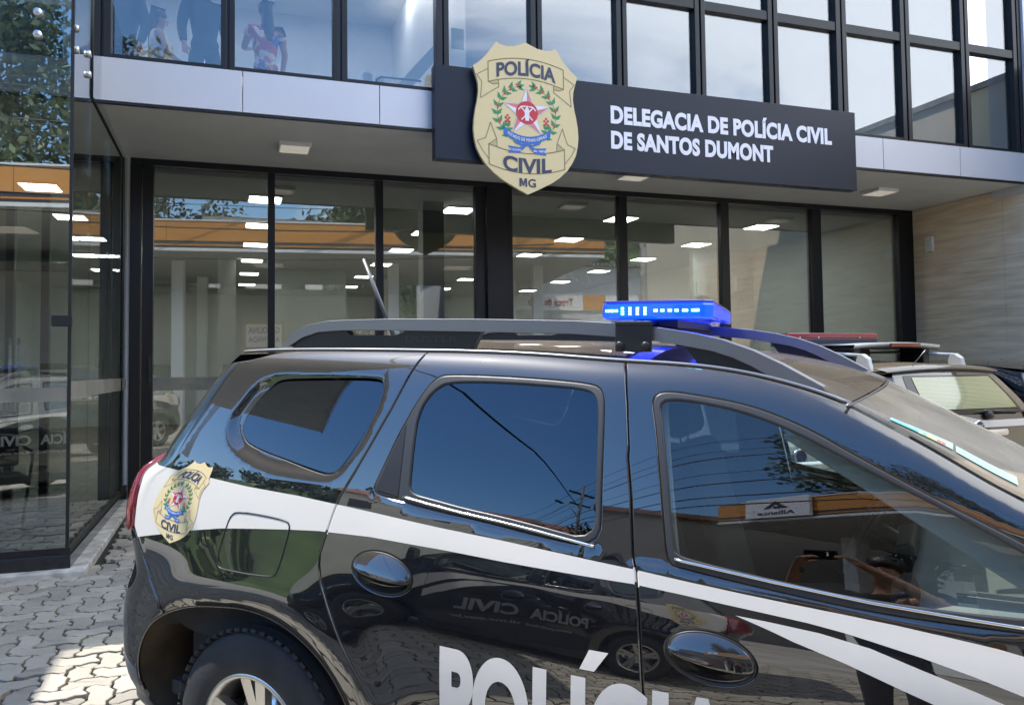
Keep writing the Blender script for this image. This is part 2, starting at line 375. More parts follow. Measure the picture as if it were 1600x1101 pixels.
    for s in (1,-1):
        poly([(s*.0,-.30),(s*.09,-.335),(s*.215,-.325),(s*.19,-.36),(s*.215,-.40),(s*.09,-.395),(s*.03,-.34)],'em_blue',4.5+s*.2)
        lines([(0,-.305),(s*.06,-.275),(s*.13,-.285),(s*.06,-.31),(0,-.305)],.018,'em_blue',5.3+s*.2)
        leaf(s*.12,-.285,R(90-s*50),.06,.015,'em_green',4.9)
    for t,x in (('15 de Junho',-.135),('de 1891',.13)):
        v,f=fit_text(t,.024,.13,.02,'CENTER'); E.append(([(a+x,c-.373) for a,c in v],f,'em_white',6))
    return E
EMB=emblem()
def emmat(tone=1):
    d=dict(em_gold=(.70,.57,.31),em_line=(.20,.16,.07),em_fold=(.50,.41,.22),em_text=(.035,.045,.09),em_green=(.03,.25,.09),em_red=(.55,.025,.045),em_red2=(.62,.20,.22),em_white=(.78,.76,.78),em_grey=(.55,.53,.55),em_blue=(.03,.14,.50))
    return {k:mat('emblem '+k[3:],c,.45) for k,c in d.items()}
EMM=emmat(); EMK=list(EMM)
def emblem_mesh(name,fn,parent,step=.0015,thick=0,dense=None,scale=1,sx=1):
    """fn(x,y,h) maps emblem coordinates to 3D"""
    mb=MB()
    if thick:
        mb.mi(0); mb.prism(SHIELD,lambda a,b,h:fn(a,b,h-thick),thick)
    else:
        E0=[(SHIELD,[tuple(t) for t in tessellate_polygon([[Vector((a,b,0)) for a,b in SHIELD]])],'em_gold',0)]
        for v,f,k,l in E0: add_flat(mb,v,[(a,b,c) if (v[b][0]-v[a][0])*(v[c][1]-v[a][1])-(v[b][1]-v[a][1])*(v[c][0]-v[a][0])>0 else (a,c,b) for a,b,c in f],fn,0,dense,EMK.index(k))
    for v,f,k,l in EMB: add_flat(mb,v,f,fn,l*step,dense,EMK.index(k))
    return mb.build(name,[EMM[k] for k in EMK],parent,recalc=False)
def add_flat(mb,v,f,fn,h,dense,mi):
    if dense:
        bm=bmesh.new(); bv=[bm.verts.new((a,b,0)) for a,b in v]
        for q in f:
            try: bm.faces.new([bv[i] for i in q])
            except ValueError: pass
        for ax in (0,1):
            lo=min(p[ax] for p in v);hi=max(p[ax] for p in v);k=math.ceil(lo/dense)*dense
            while k<hi:
                no=Vector((0,0,0));no[ax]=1;co=Vector((0,0,0));co[ax]=k
                bmesh.ops.bisect_plane(bm,geom=bm.verts[:]+bm.edges[:]+bm.faces[:],plane_co=co,plane_no=no); k+=dense
        bm.verts.index_update(); v=[(q.co.x,q.co.y) for q in bm.verts]; f=[tuple(q.index for q in p.verts) for p in bm.faces]; bm.free()
    mb.mi(mi); mb.add([fn(a,b,h) for a,b in v],f)
# ------------------------------------------------------------------ police station
YL,YF,YU,YS=10.10,8.02,8.08,7.88; ZS=4.117
LG=[(-.812,.45),(.531,1.749),(1.844,3.058),(3.57,5.148),(5.278,6.815),(6.951,8.443),(8.614,10.131)]
UM=[(-1.164,-1.014),(-.072,.056),(.983,1.123),(2.039,2.174),(3.09,3.227),(4.128,4.263),(5.155,5.295),(6.181,6.327),(7.206,7.369),(8.246,8.399),(9.279,9.428),(10.238,10.396)]
def station():
    B=thing('police_station','two storey police station with black framed glass front under a pale overhanging upper floor','building',(0,YL,.2))
    o=lambda p:Vector((p[0],p[1]-YL,p[2]-.2))
    def bx(name,m,*a,bevel=0,par=B):
        mb=MB(); x0,x1,y0,y1,z0,z1=a; mb.box(x0,x1,y0-YL,y1-YL,z0-.2,z1-.2); return mb.build(name,m,par,bevel=bevel)
    A=M['alu_black']
    # ground floor frame
    bx('head_frame',A,-1.055,10.425,YL-.06,YL+.10,4.045,4.172,bevel=.004)
    bx('door_post',A,-1.055,-.941,YL-.075,YL+.10,.1,4.045,bevel=.004); bx('door_post',A,-.93,-.812,YL-.05,YL+.08,.1,4.045,bevel=.004)
    bx('end_post',A,10.131,10.425,YL-.06,YL+.10,.1,4.045,bevel=.004)
    for (a,b),(c,d) in zip(LG,LG[1:]):
        if d-c>0 and c-b<.4: bx('mullion',A,b,c,YL-.05,YL+.09,.1,4.045,bevel=.004)
    bx('pillar_frame',A,3.058,3.19,YL-.05,YL+.09,.1,4.045,bevel=.004); bx('pillar_frame',A,3.475,3.57,YL-.05,YL+.09,.1,4.045,bevel=.004)
    bx('pillar',A,3.195,3.47,YL-.11,YL+.3,.1,4.045,bevel=.006)
    for i,(a,b) in enumerate(LG):
        p=bx('window_pane',M['glass_low'],a-.01,b+.01,YL,YL+.01,.15,4.055)
        if i==0:
            bx('frosted_strip',M['frost'],a,b,YL-.006,YL-.002,1.45,1.60,par=p)
    mb=MB(); mb.box(-.85,-.835,-.095,-.05,1.35,1.62); mb.box(-.862,-.822,-.055,-.045,1.30,1.66); mb.build('door_lock',M['black'],B,bevel=.003)
    # soffit, fascia
    bx('soffit',M['soffit'],-7,10.42,YF+.02,YL+.3,ZS,ZS+.09)
    bx('floor_slab',M['soffit'],-7,10.42,YF+.06,26,ZS+.1,4.40)
    for a,b in zip([-7,-4,-1.13,.125,1.439,2.75,4.06,5.37,6.62,7.883,9.179],[-4,-1.14,.125,1.439,2.75,4.06,5.37,6.62,7.883,9.179,10.40]):
        bx('fascia_panel',M['panel'],a+.004,b-.004,YF,YF+.05,ZS+.012,4.527,bevel=.003)
    bx('fascia_drip',A,-7,10.42,YF+.008,YF+.05,ZS-.012,ZS+.010)
    # upper curtain wall
    for i,(a,b) in enumerate(UM):
        bx('mullion',A,a,(a+b)/2-.012,YU-.045,YU+.1,4.53,7.6,bevel=.004); bx('mullion',A,(a+b)/2+.012,b,YU-.045,YU+.1,4.53,7.6,bevel=.004); bx('mullion',A,(a+b)/2-.012,(a+b)/2+.012,YU-.02,YU+.09,4.53,7.6)
    for i in range(len(UM)-1):
        a,b=UM[i][1],UM[i+1][0]
        bx('bottom_rail',A,a,b,YU-.04,YU+.09,4.53,4.572,bevel=.003)
        bx('transom',A,a,b,YU-.035,YU+.09,5.848,5.96,bevel=.003)
        bx('window_pane',M['glass_up'],a-.01,b+.01,YU+.02,YU+.03,4.565,5.855); bx('window_pane',M['glass_up'],a-.01,b+.01,YU+.02,YU+.03,5.95,7.6)
    bx('edge_post',M['panel'],10.40,10.52,YF-.02,YU+.5,4.0,8.7,bevel=.004)
    bx('parapet',M['panel'],-16,10.52,YF,YF+.25,7.6,8.65); bx('roof',M['soffit'],-16,10.5,YF+.25,26,7.75,7.95)
    bx('left_infill',M['panel'],-16,-1.164,YU-.02,YU+.1,4.53,7.6)
    bx('wall_strip',mat('wall strip paint',(.82,.80,.78),.6),-1.16,-1.058,YL-.02,YL+.3,.1,ZS)
    # rooms
    bx('ceiling',M['ceil_in'],-5,10.3,YL+.12,25,4.0,4.04); bx('back_wall',M['offwhite'],-5,10.3,24.8,25,.1,4.0); bx('side_wall',mat('bright side wall paint',(.86,.86,.82),.7),10.16,10.42,YL+.1,25,.1,4.0); bx('room_floor',M['floor_in'],-5,10.3,YL-.05,25,.08,.14)
    bx('partition',M['offwhite'],8.75,10.16,13.9,14.05,.14,4.0); bx('side_wall',M['offwhite'],-5.1,-5,YL,25,.1,4.0)
    bx('partition',M['offwhite'],1.0,2.6,19,19.2,.14,4.0); bx('column',M['white'],2.55,2.85,10.9,11.2,.14,4.0); bx('column',M['white'],-.2,.15,17.5,17.8,.14,4.0)
    up=mat('upper floor paint',(.55,.58,.62),.7,var=.03)
    bx('upper_wall',up,-7,2.75,13,13.2,4.4,7.7); bx('upper_ceiling',up,-7,10.4,YU+.12,13,7.3,7.4)
    bx('upper_screen',mat('pale interior partition',(.74,.74,.70),.8,var=.03),2.9,10.25,8.75,8.85,4.4,7.3); bx('upper_screen_end',M['white'],2.55,2.9,8.7,13,4.4,7.3)
    # stair with railing behind the fourth upper window
    mb=MB(); mb.prism([(1.35,4.4),(2.5,5.75),(2.5,5.55),(1.55,4.4)],lambda a,b,h:(a,9.3-YL+h,b-.2),.12); mb.build('stair_stringer',M['white'],B)
    mb=MB(); mb.box(1.45,1.55,9.1-YL,9.25-YL,4.2,4.85); mb.box(1.6,1.7,9.1-YL,9.25-YL,4.2,4.82); mb.build('stair_post',M['white'],B)
    mb=MB(); mb.tube([(1.58,9.0-YL,4.2),(1.58,9.0-YL,4.74),(1.63,9.0-YL,4.78),(2.1,9.0-YL,4.78)],.012); mb.build('handrail',M['black'],B)
    mb=MB(); mb.box(2.36,2.50,8.60-YL,8.62-YL,5.05,5.28); mb.build('exit_plate',mat('green exit plate',(.05,.22,.2),.5),B)
    return B
BLD=station()
# lamps under the soffit
def soffit_lamp(x0,x1,y0,y1,label):
    t=thing('ceiling_lamp',label,'lamp',((x0+x1)/2,(y0+y1)/2,ZS-.001),0,'lamps under the overhang'); hx,hy=(x1-x0)/2,(y1-y0)/2
    MB().box(-hx,hx,-hy,hy,-.045,-.002).build('lamp_body',M['white'],t,bevel=.004)
    MB().box(-hx+.02,hx-.02,-hy+.02,hy-.02,-.05,-.044).build('diffuser',M['lamp_off'],t)
soffit_lamp(.51,.85,8.84,9.17,'square surface lamp under the overhang left of the gold shield')
soffit_lamp(4.72,5.08,8.95,9.29,'square surface lamp half hidden under the lower edge of the navy sign')
soffit_lamp(8.55,8.91,8.80,9.15,'square surface lamp under the overhang right of the navy sign')
k=0
for j,y in enumerate((11.3,13.35,15.4,17.6,20.0,22.5)):
    for x,c in ((-2.2,'far left'),(.47,'left'),(3.17,'second'),(5.82,'third'),(8.45,'right')):
        if x>8 and 13<y<14.5: y=13.3
        t=thing('led_panel','lit ceiling panel, %s row, %s from the glass'%(c,('first','second','third','fourth','fifth','sixth')[j]),'ceiling light',(x,y,3.995),0,'ceiling panels in the station hall')
        MB().box(-.22,.22,-.22,.22,-.025,-.002).build('panel_frame',M['white'],t)
        MB().box(-.2,.2,-.2,.2,-.032,-.0255).build('diffuser',M['led'],t)
for j,y in enumerate((9.6,11.6)):
    for i,x in enumerate((-.6,.9,2.3,-2.2)):
        t=thing('led_panel','lit ceiling panel on the upper floor, %s of the %s row'%(('first','second','third','fourth')[i],('front','back')[j]),'ceiling light',(x,y,7.295),0,'ceiling panels on the upper floor')
        MB().box(-.22,.22,-.22,.22,-.025,-.002).build('panel_frame',M['white'],t)
        MB().box(-.2,.2,-.2,.2,-.032,-.0255).build('diffuser',M['led_up'],t)
# sign
sg=thing('sign_board','long navy sign board naming the police station in white capitals','sign',(4.646,YS,4.277))
MB().box(-2.671,2.671,0,.13,-.486,.486).build('panel',M['navy'],sg,bevel=.004)
mb=MB(); f3=lambda x0,z0:(lambda a,b,h:(a+x0-4.646,-h,b+z0-4.277))
for s,x0,wd,z0,h in (('DELEGACIA DE POLÍCIA CIVIL',3.957,2.99,4.338,.186),('DE SANTOS DUMONT',3.957,2.127,4.058,.186)):
    v,f=fit_text(s,h,wd,.065,'LEFT',1.06); solid_text(mb,v,f,f3(x0,z0),.006)
mb.build('lettering',M['signwhite'],sg,recalc=False)
sh=thing('shield_emblem','gold police shield with red and white star mounted over the navy sign','emblem',(2.938,YS-.075,4.28))
emblem_mesh('shield_plate',lambda a,b,h:(a,-h-.025,b),sh,step=.0012,thick=.04)
MB().box(-.2,.2,-.02,.072,-.15,.25).build('bracket',M['black'],sh)
# ------------------------------------------------------------------ side walls
def stone():
    m=bpy.data.materials.new('travertine'); m.use_nodes=True; n,l=nodes(m); b=n['Principled BSDF']; b.inputs['Roughness'].default_value=.6
    t=n.new('ShaderNodeTexCoord'); mp=n.new('ShaderNodeMapping'); mp.inputs['Scale'].default_value=(1,.55,7); mp.inputs['Rotation'].default_value=(R(2),0,0); l.new(t.outputs['Object'],mp.inputs[0])
    x=n.new('ShaderNodeTexNoise'); x.inputs['Scale'].default_value=2.2; x.inputs['Detail'].default_value=9; x.inputs['Roughness'].default_value=.6; x.inputs['Distortion'].default_value=.4; l.new(mp.outputs[0],x.inputs['Vector'])
    c=n.new('ShaderNodeValToRGB'); c.color_ramp.elements[0].position=.33; c.color_ramp.elements[0].color=(.66,.50,.33,1); c.color_ramp.elements[1].position=.66; c.color_ramp.elements[1].color=(.86,.72,.53,1)
    l.new(x.outputs[0],c.inputs[0]); l.new(c.outputs[0],b.inputs['Base Color']); return m
W=thing('stone_wall','travertine clad side wall at the right end of the recessed front','wall',(10.42,8,.2)); ST=stone()
for a,b in ((4.0,6.0),(6.0,7.2),(7.2,8.44),(8.44,10.04)):
    for c,d in ((0,.72),(.72,1.47),(1.47,2.22),(2.22,2.97),(2.97,3.90)):
        MB().box(0,.05,a-8+.0015,b-8-.0015,c+.0015,d-.0015).build('stone_panel',ST,W,bevel=.0015)
MB().box(.012,.3,-4,2.08,-.2,3.9).build('wall_core',M['curb'],W)
t=thing('wall_box','small white intercom box high on the stone wall','box',(10.418,9.70,3.52))
MB().box(-.045,0,-.07,.07,-.12,.12).build('casing',M['white'],t,bevel=.008); MB().box(-.05,-.046,-.04,.04,-.03,.08).build('cover',M['offwhite'],t)
nb=thing('neighbour_building','cream rendered neighbouring building beyond the right end of the station','building',(13,9,0))
MB().box(-2.35,3,-8,9,0,5.75).build('wall',mat('cream render',(.62,.55,.42),.8,var=.06,vscale=2,bump=.1),nb); MB().box(-2.4,3.1,-8.1,9,5.75,5.84).build('coping',M['curb'],nb)
# lamps, boxes on the hall walls
for x,y,z,l in ((8.9,13.87,3.2,'pale wall lamp left on the hall partition seen through the glass'),(9.75,13.87,3.3,'pale wall lamp right on the hall partition seen through the glass')):
    t=thing('wall_lamp',l,'lamp',(x,y,z)); MB().box(-.08,.08,-.1,0,-.16,.16).build('lamp_shade',M['white'],t,bevel=.01); MB().box(-.1,.1,-.02,.02,-.18,.18).build('back_plate',M['offwhite'],t)
def flag(x,y,c1,c2,label):
    t=thing('flag',label,'flag',(x,y,.14)); 
    mb=MB(); mb.lathe([(0,.16),(.04,.14),(.05,.02),(2.25,.014),(2.33,.03),(2.40,.0)],(0,0,0),(0,0,1),16); mb.build('pole',M['steel'],t)
    mb=MB()
    for k in range(14):
        a=2*PI*k/13*.9; 
    P=[(.03+.13*abs(math.sin(k*1.3))*(1-j/14*.25)+.02*j/10,(k/12-.5)*.26*(.35+.65*j/10),2.2-1.35*j/10) for j in range(11) for k in range(13)]
    for j in range(10):
        for k in range(12): mb.mi(0 if k<7 else 1); mb.add([P[j*13+k],P[j*13+k+1],P[(j+1)*13+k+1],P[(j+1)*13+k]],[(0,1,2,3)],True)
    mb.build('cloth',[mat('flag cloth one '+label[:5],c1,.8),mat('flag cloth two '+label[:5],c2,.8)],t,recalc=False)
flag(7.05,12.3,(.03,.22,.07),(.55,.45,.05),'drooping green flag on a stand in the hall behind the blue light')
flag(7.40,12.4,(.50,.05,.05),(.65,.62,.6),'drooping red flag on a stand in the hall, right of the green one')
# ------------------------------------------------------------------ glass vestibule at the left
PA=((-1.083,7.46,3.97),(-1.083,9.60,3.985))
def vestibule():
    V=thing('glass_vestibule','frameless glass entrance vestibule on a dark granite base left of the station front','vestibule',(-1.09,6.643,.25))
    o=lambda mb_,name,m,par=V,bevel=0:mb_.build(name,m,par,bevel=bevel)
    G=M['glass_booth']; x=lambda v:v+1.09; y=lambda v:v-6.643; z=lambda v:v-.25
    def bx(name,m,x0,x1,y0,y1,z0,z1,bevel=0,par=V): return o(MB().box(x(x0),x(x1),y(y0),y(y1),z(z0),z(z1)),name,m,par,bevel)
    for a,b in ((-6,-3.9),(-3.895,-2.5),(-2.495,-1.10)):
        bx('front_pane',G,a,b,6.643,6.653,.40,3.512); bx('front_pane',G,a,b,6.643,6.653,3.52,5.3)
    bx('patch_plate',G,-3.0,-1.158,6.622,6.632,3.985,4.372); bx('frosted_strip',M['frost'],-6,-1.105,6.638,6.641,1.455,1.555)
    for a,b in ((6.655,7.475),(7.48,8.6),(8.605,10.06)):
        bx('side_pane',G,-1.098,-1.088,a,b,.40,4.10 if a>8 else 5.3)
    bx('frosted_strip',M['frost'],-1.086,-1.0845,6.66,10.05,1.47,1.60)
    mb=MB(); mb.tube([(x(-1.083),y(PA[0][1]),z(5.3)),(x(-1.083),y(PA[0][1]),z(PA[0][2])),(x(-1.083),y(PA[1][1]),z(PA[1][2])),(x(-1.083),y(PA[1][1]),z(.4))],.012,4); o(mb,'edge_profile',M['black'])
    bx('base_profile',M['black'],-6,-1.075,6.63,6.668,.36,.40); bx('base_profile',M['black'],-1.105,-1.075,6.668,10.085,.36,.40)
    bx('corner_joint',M['black'],-1.106,-1.084,6.636,6.658,.40,5.3)
    def stud(name,px,py,pz,ax):
        mb=MB(); mb.lathe([(-.012,0),(-.012,.03),(.02,.03),(.026,.024),(.026,0)],(x(px),y(py),z(pz)),ax,20); o(mb,name,M['steel'])
    for px,pz in ((-1.32,4.30),(-1.32,4.135),(-2.6,4.30),(-2.6,4.135)): stud('glass_stud',px,6.62,pz,(0,-1,0))
    for py,pz in ((6.70,4.245),(6.71,4.085),(7.26,4.26),(7.27,4.095)): stud('glass_stud',-1.088,py,pz,(1,0,0))
    mb=MB(); mb.box(x(-1.21),x(-1.075),y(6.615),y(6.66),z(2.0),z(2.08)); o(mb,'glass_lock',M['black'],bevel=.004)
    bx('base',M['granite'],-6,-1.06,6.56,9.98,.268,.36,bevel=.004); bx('plinth',M['plinth'],-6,-.955,6.47,9.9,-.1,.266,bevel=.012)
    # inner black doorway
    for a in (-2.62,-2.02,-1.72): bx('inner_frame',M['alu_black'],a,a+.07,8.9,9.0,.36,3.3)
    bx('inner_frame',M['alu_black'],-2.62,-1.65,8.9,9.0,3.3,3.42)
    bx('inner_pane',M['glass_low'],-2.55,-2.02,8.94,8.95,.4,3.3)
    mb=MB(); mb.tube([(x(-1.95),y(8.8),z(1.25)),(x(-1.95),y(8.8),z(2.0))],.014); mb.tube([(x(-1.88),y(8.8),z(1.25)),(x(-1.88),y(8.8),z(2.0))],.014); o(mb,'pull_handle',M['steel'])
    bx('floor',M['floor_in'],-6,-1.13,6.68,12,.362,.366)
    return V
vestibule()
def chair():
    C=thing('office_chair','black visitor chair with bent tube arms inside the glass vestibule','chair',(-1.78,7.45,.366),R(200))
    bl=mat('black chair fabric',(.012,.012,.014),.8,bump=.2,bscale=200)
    mb=MB(); mb.box(-.24,.24,-.22,.24,.42,.49); mb.build('seat',bl,C,bevel=.025)
    mb=MB(); mb.obox((0,-.26,.76),(.46,.055,.46),Matrix.Rotation(R(12),3,'X')); mb.build('backrest',bl,C,bevel=.025)
    for s in (-1,1):
        mb=MB(); mb.tube([(s*.27,.26,.01),(s*.27,-.2,.01),(s*.27,-.26,.03),(s*.27,-.24,.1),(s*.27,.16,.62),(s*.27,.12,.67),(s*.27,-.2,.68),(s*.25,-.3,.72)],.013); mb.build('side_frame',M['black'],C)
    return C
chair()
# unseen slab, added above the left of the forecourt to throw the shade there
t=thing('shade_slab','unseen slab added high up at the left, out of view, to shade the paving','canopy',(-6.32,6,6.2))
MB().box(-6,2.97,-2.6,2.0,0,.2).build('slab',M['soffit'],t,bevel=.01); MB().box(-6,2.98,-2.62,-2.57,-.05,.26).build('edge',M['panel'],t)
# ------------------------------------------------------------------ police car: body surface
class Spl:
    """natural cubic spline, linear outside"""
    def __init__(s,x,y):
        x=np.array(x,float);y=np.array(y,float);n=len(x);h=np.diff(x)
        A=np.zeros((n,n));b=np.zeros(n);A[0,0]=A[-1,-1]=1
        for i in range(1,n-1):
            A[i,i-1]=h[i-1];A[i,i]=2*(h[i-1]+h[i]);A[i,i+1]=h[i]
            b[i]=6*((y[i+1]-y[i])/h[i]-(y[i]-y[i-1])/h[i-1])
        s.x,s.y,s.h,s.m=x,y,h,np.linalg.solve(A,b)
    def __call__(s,t):
        t=np.asarray(t,float);x,y,h,m=s.x,s.y,s.h,s.m
        i=np.clip(np.searchsorted(x,t)-1,0,len(x)-2)
        tc=np.clip(t,x[0],x[-1]);a=x[i+1]-tc;b=tc-x[i];hi=h[i]
        v=(m[i]*a**3+m[i+1]*b**3)/(6*hi)+(y[i]/hi-m[i]*hi/6)*a+(y[i+1]/hi-m[i+1]*hi/6)*b
        s0=(y[1]-y[0])/h[0]-h[0]*(2*m[0]+m[1])/6; s1=(y[-1]-y[-2])/h[-1]+h[-1]*(m[-2]+2*m[-1])/6
        return v+np.minimum(t-x[0],0)*s0+np.maximum(t-x[-1],0)*s1
WZ=Spl([.18,.30,.45,.60,.72,.82,.90,.98,1.06,1.12,1.20,1.30,1.40,1.50,1.58,1.63],
       [.822,.862,.888,.902,.907,.9055,.898,.8835,.8665,.8530,.8330,.8040,.7705,.7320,.6985,.6760])
XC=Spl([.2,.287,.324,.381,.459,.548,.658,.744,.79,.853,.95,1.05,1.12,1.166,1.187,1.25,1.35,1.455,1.555,1.60,1.65],
       [-.40,-.46,-.52,-.56,-.59,-.592,-.585,-.56,-.535,-.525,-.575,-.595,-.575,-.53,-.49,-.435,-.37,-.305,-.24,-.205,-.16])
ZD=Spl([-.5,-.35,0,.5,.91,1.17,1.37,1.48,1.58,1.68,1.75,1.81,1.9,1.98,2.06,2.1,2.3,2.42,2.6,3.0,3.3,3.45],
       [1.578,1.594,1.610,1.614,1.608,1.595,1.585,1.572,1.552,1.524,1.497,1.467,1.421,1.376,1.331,1.311,1.195,1.13,1.085,1.035,.955,.87])
RIN=Spl(np.radians([0,20,38,58,72,86,99,113,126,137,148,157,165,180]),[.435,.43,.43,.42,.415,.413,.417,.432,.465,.495,.515,.52,.517,.51])
ROUT=Spl(np.radians([0,26,40,56,67,78,90,102,115,128,140,155,180]),[.545,.543,.532,.507,.490,.476,.463,.46,.478,.525,.56,.575,.575])
HX,HZ=0.0,.36
LEDGE=Spl([.35,.54,.66,.83,1.02,1.18,1.38,1.6,1.81,2.0,2.1,2.4],[1.192,1.172,1.160,1.147,1.130,1.116,1.096,1.076,1.055,1.042,1.037,1.02])
def sm(a,b,t):
    t=np.clip((t-a)/(b-a),0,1);return t*t*(3-2*t)
def w0(x,z):
    x=np.asarray(x,float);z=np.asarray(z,float)
    w=WZ(z)-.055*np.maximum(.3-x,0)**2
    k=sm(.80,1.14,z)
    t_=np.clip((x-.95)/.5,0,1); w=w-.128*(.5*(t_**3-t_**4/2)+np.clip(x-1.45,0,.75))
    w=w+.005*(1-sm(-.008,.006,z-LEDGE(x)))*sm(.42,.66,x)*LEDGE_ON-.005*sm(.42,.66,x)*LEDGE_ON*(1-sm(-.25,-.06,z-LEDGE(x)))
    w=w-.034*np.exp(-np.maximum(ZD(x)-z,0)/.026)-.9*np.maximum(x-3.0,0)**2
    for hx,sg in ((HX,1),(2.676,-1)):
        dx=(x-hx)*sg;dz=z-HZ;r=np.hypot(dx,dz);th=np.arctan2(np.maximum(dz,-.02),dx);th=np.clip(th,0,math.pi)
        ri=RIN(th);ro=ROUT(th)
        t=(r-ri)/(ro-ri);fade=sm(-.35,.0,dz)
        inn=np.where(t<1,.012-.040*(1-np.clip(t,-1,1))**1.3 if False else .012-.036*np.maximum(1-np.clip(t,-.5,1),0)**1.15,0)
        out=np.where(t>=1,.012*np.exp(-((r-ro)/.09)**2),0)
        w=w+(inn+out)*fade
    return w
RC=.2
LEDGE_ON=1
def S(s,z):
    """unrolled body side -> x, halfwidth"""
    s=np.asarray(s,float);z=np.asarray(z,float)
    xc=XC(z)
    sc=np.where(s<0,s/.5,0)  # 0..-1 at s=-.5
    x=np.where(s<0,-sc*xc,s)
    x=np.where(s<-.5,xc,x)
    w=w0(x,z)
    ph=np.clip((-.5-s)/RC,0,math.pi/2)
    x=x-RC*np.sin(ph);w=w-RC*(1-np.cos(ph))
    over=np.maximum(-.5-s-RC*math.pi/2,0)
    return x,w-over
def S3(s,z,side=-1):
    x,w=S(s,z);return np.stack([x,side*w,np.asarray(z,float)+0*x],-1)
def N3(s,z,side=-1):
    e=1e-3
    a=S3(s+e,z,side)-S3(s-e,z,side);b=S3(s,z+e,side)-S3(s,z-e,side)
    n=np.cross(a,b)*(1 if side<0 else -1)
    return n/np.linalg.norm(n,axis=-1,keepdims=True)
CROWN=Spl([-.5,1.0,1.4,1.7,1.9,2.15,2.4,3.4],[.030,.030,.027,.019,.030,.045,.05,.05])
def yd(x): return w0(x,ZD(x))
def ztop(x,y):
    d=yd(x);return ZD(x)+CROWN(x)*(1-np.minimum((y/d)**2,1.3))

def wins(P,poly):
    """vectorised point in polygon"""
    P=np.asarray(P,float);x,y=P[:,0],P[:,1];q=np.asarray(poly,float);r=np.zeros(len(P),bool)
    for (x0,y0),(x1,y1) in zip(q,np.roll(q,-1,0)):
        c=((y0>y)!=(y1>y))
        if y1!=y0: r^=c&(x<(x1-x0)*(y-y0)/(y1-y0)+x0)
    return r
def area(p): q=np.asarray(p);a=np.roll(q,-1,0);return .5*np.sum(q[:,0]*a[:,1]-a[:,0]*q[:,1])
def ccw(p): return list(p) if area(p)>0 else list(p)[::-1]
def chaikin(p,n=2):
    for _ in range(n):
        o=[]
        for a,b in zip(p,p[1:]+p[:1]): o+=[(a[0]*.75+b[0]*.25,a[1]*.75+b[1]*.25),(a[0]*.25+b[0]*.75,a[1]*.25+b[1]*.75)]
        p=o
    return p
def resample(p,st):
    o=[]
    for a,b in zip(p,p[1:]+p[:1]):
        d=math.hypot(b[0]-a[0],b[1]-a[1]);n=max(1,int(round(d/st)))
        for k in range(n): o.append((a[0]+(b[0]-a[0])*k/n,a[1]+(b[1]-a[1])*k/n))
    q=[o[0]]
    for c in o[1:]:
        if math.hypot(c[0]-q[-1][0],c[1]-q[-1][1])>st*.4: q.append(c)
    return q
def offset(p,d):
    """d>0 shrinks a ccw polygon"""
    q=np.asarray(p);a=np.roll(q,1,0);b=np.roll(q,-1,0)
    e1=q-a;e2=b-q;e1/=np.linalg.norm(e1,axis=1)[:,None]+1e-12;e2/=np.linalg.norm(e2,axis=1)[:,None]+1e-12
    n1=np.stack([-e1[:,1],e1[:,0]],1);n2=np.stack([-e2[:,1],e2[:,0]],1);n=n1+n2
    n/=np.maximum(np.sum(n*n1,axis=1),.6)[:,None]
    return q+n*d
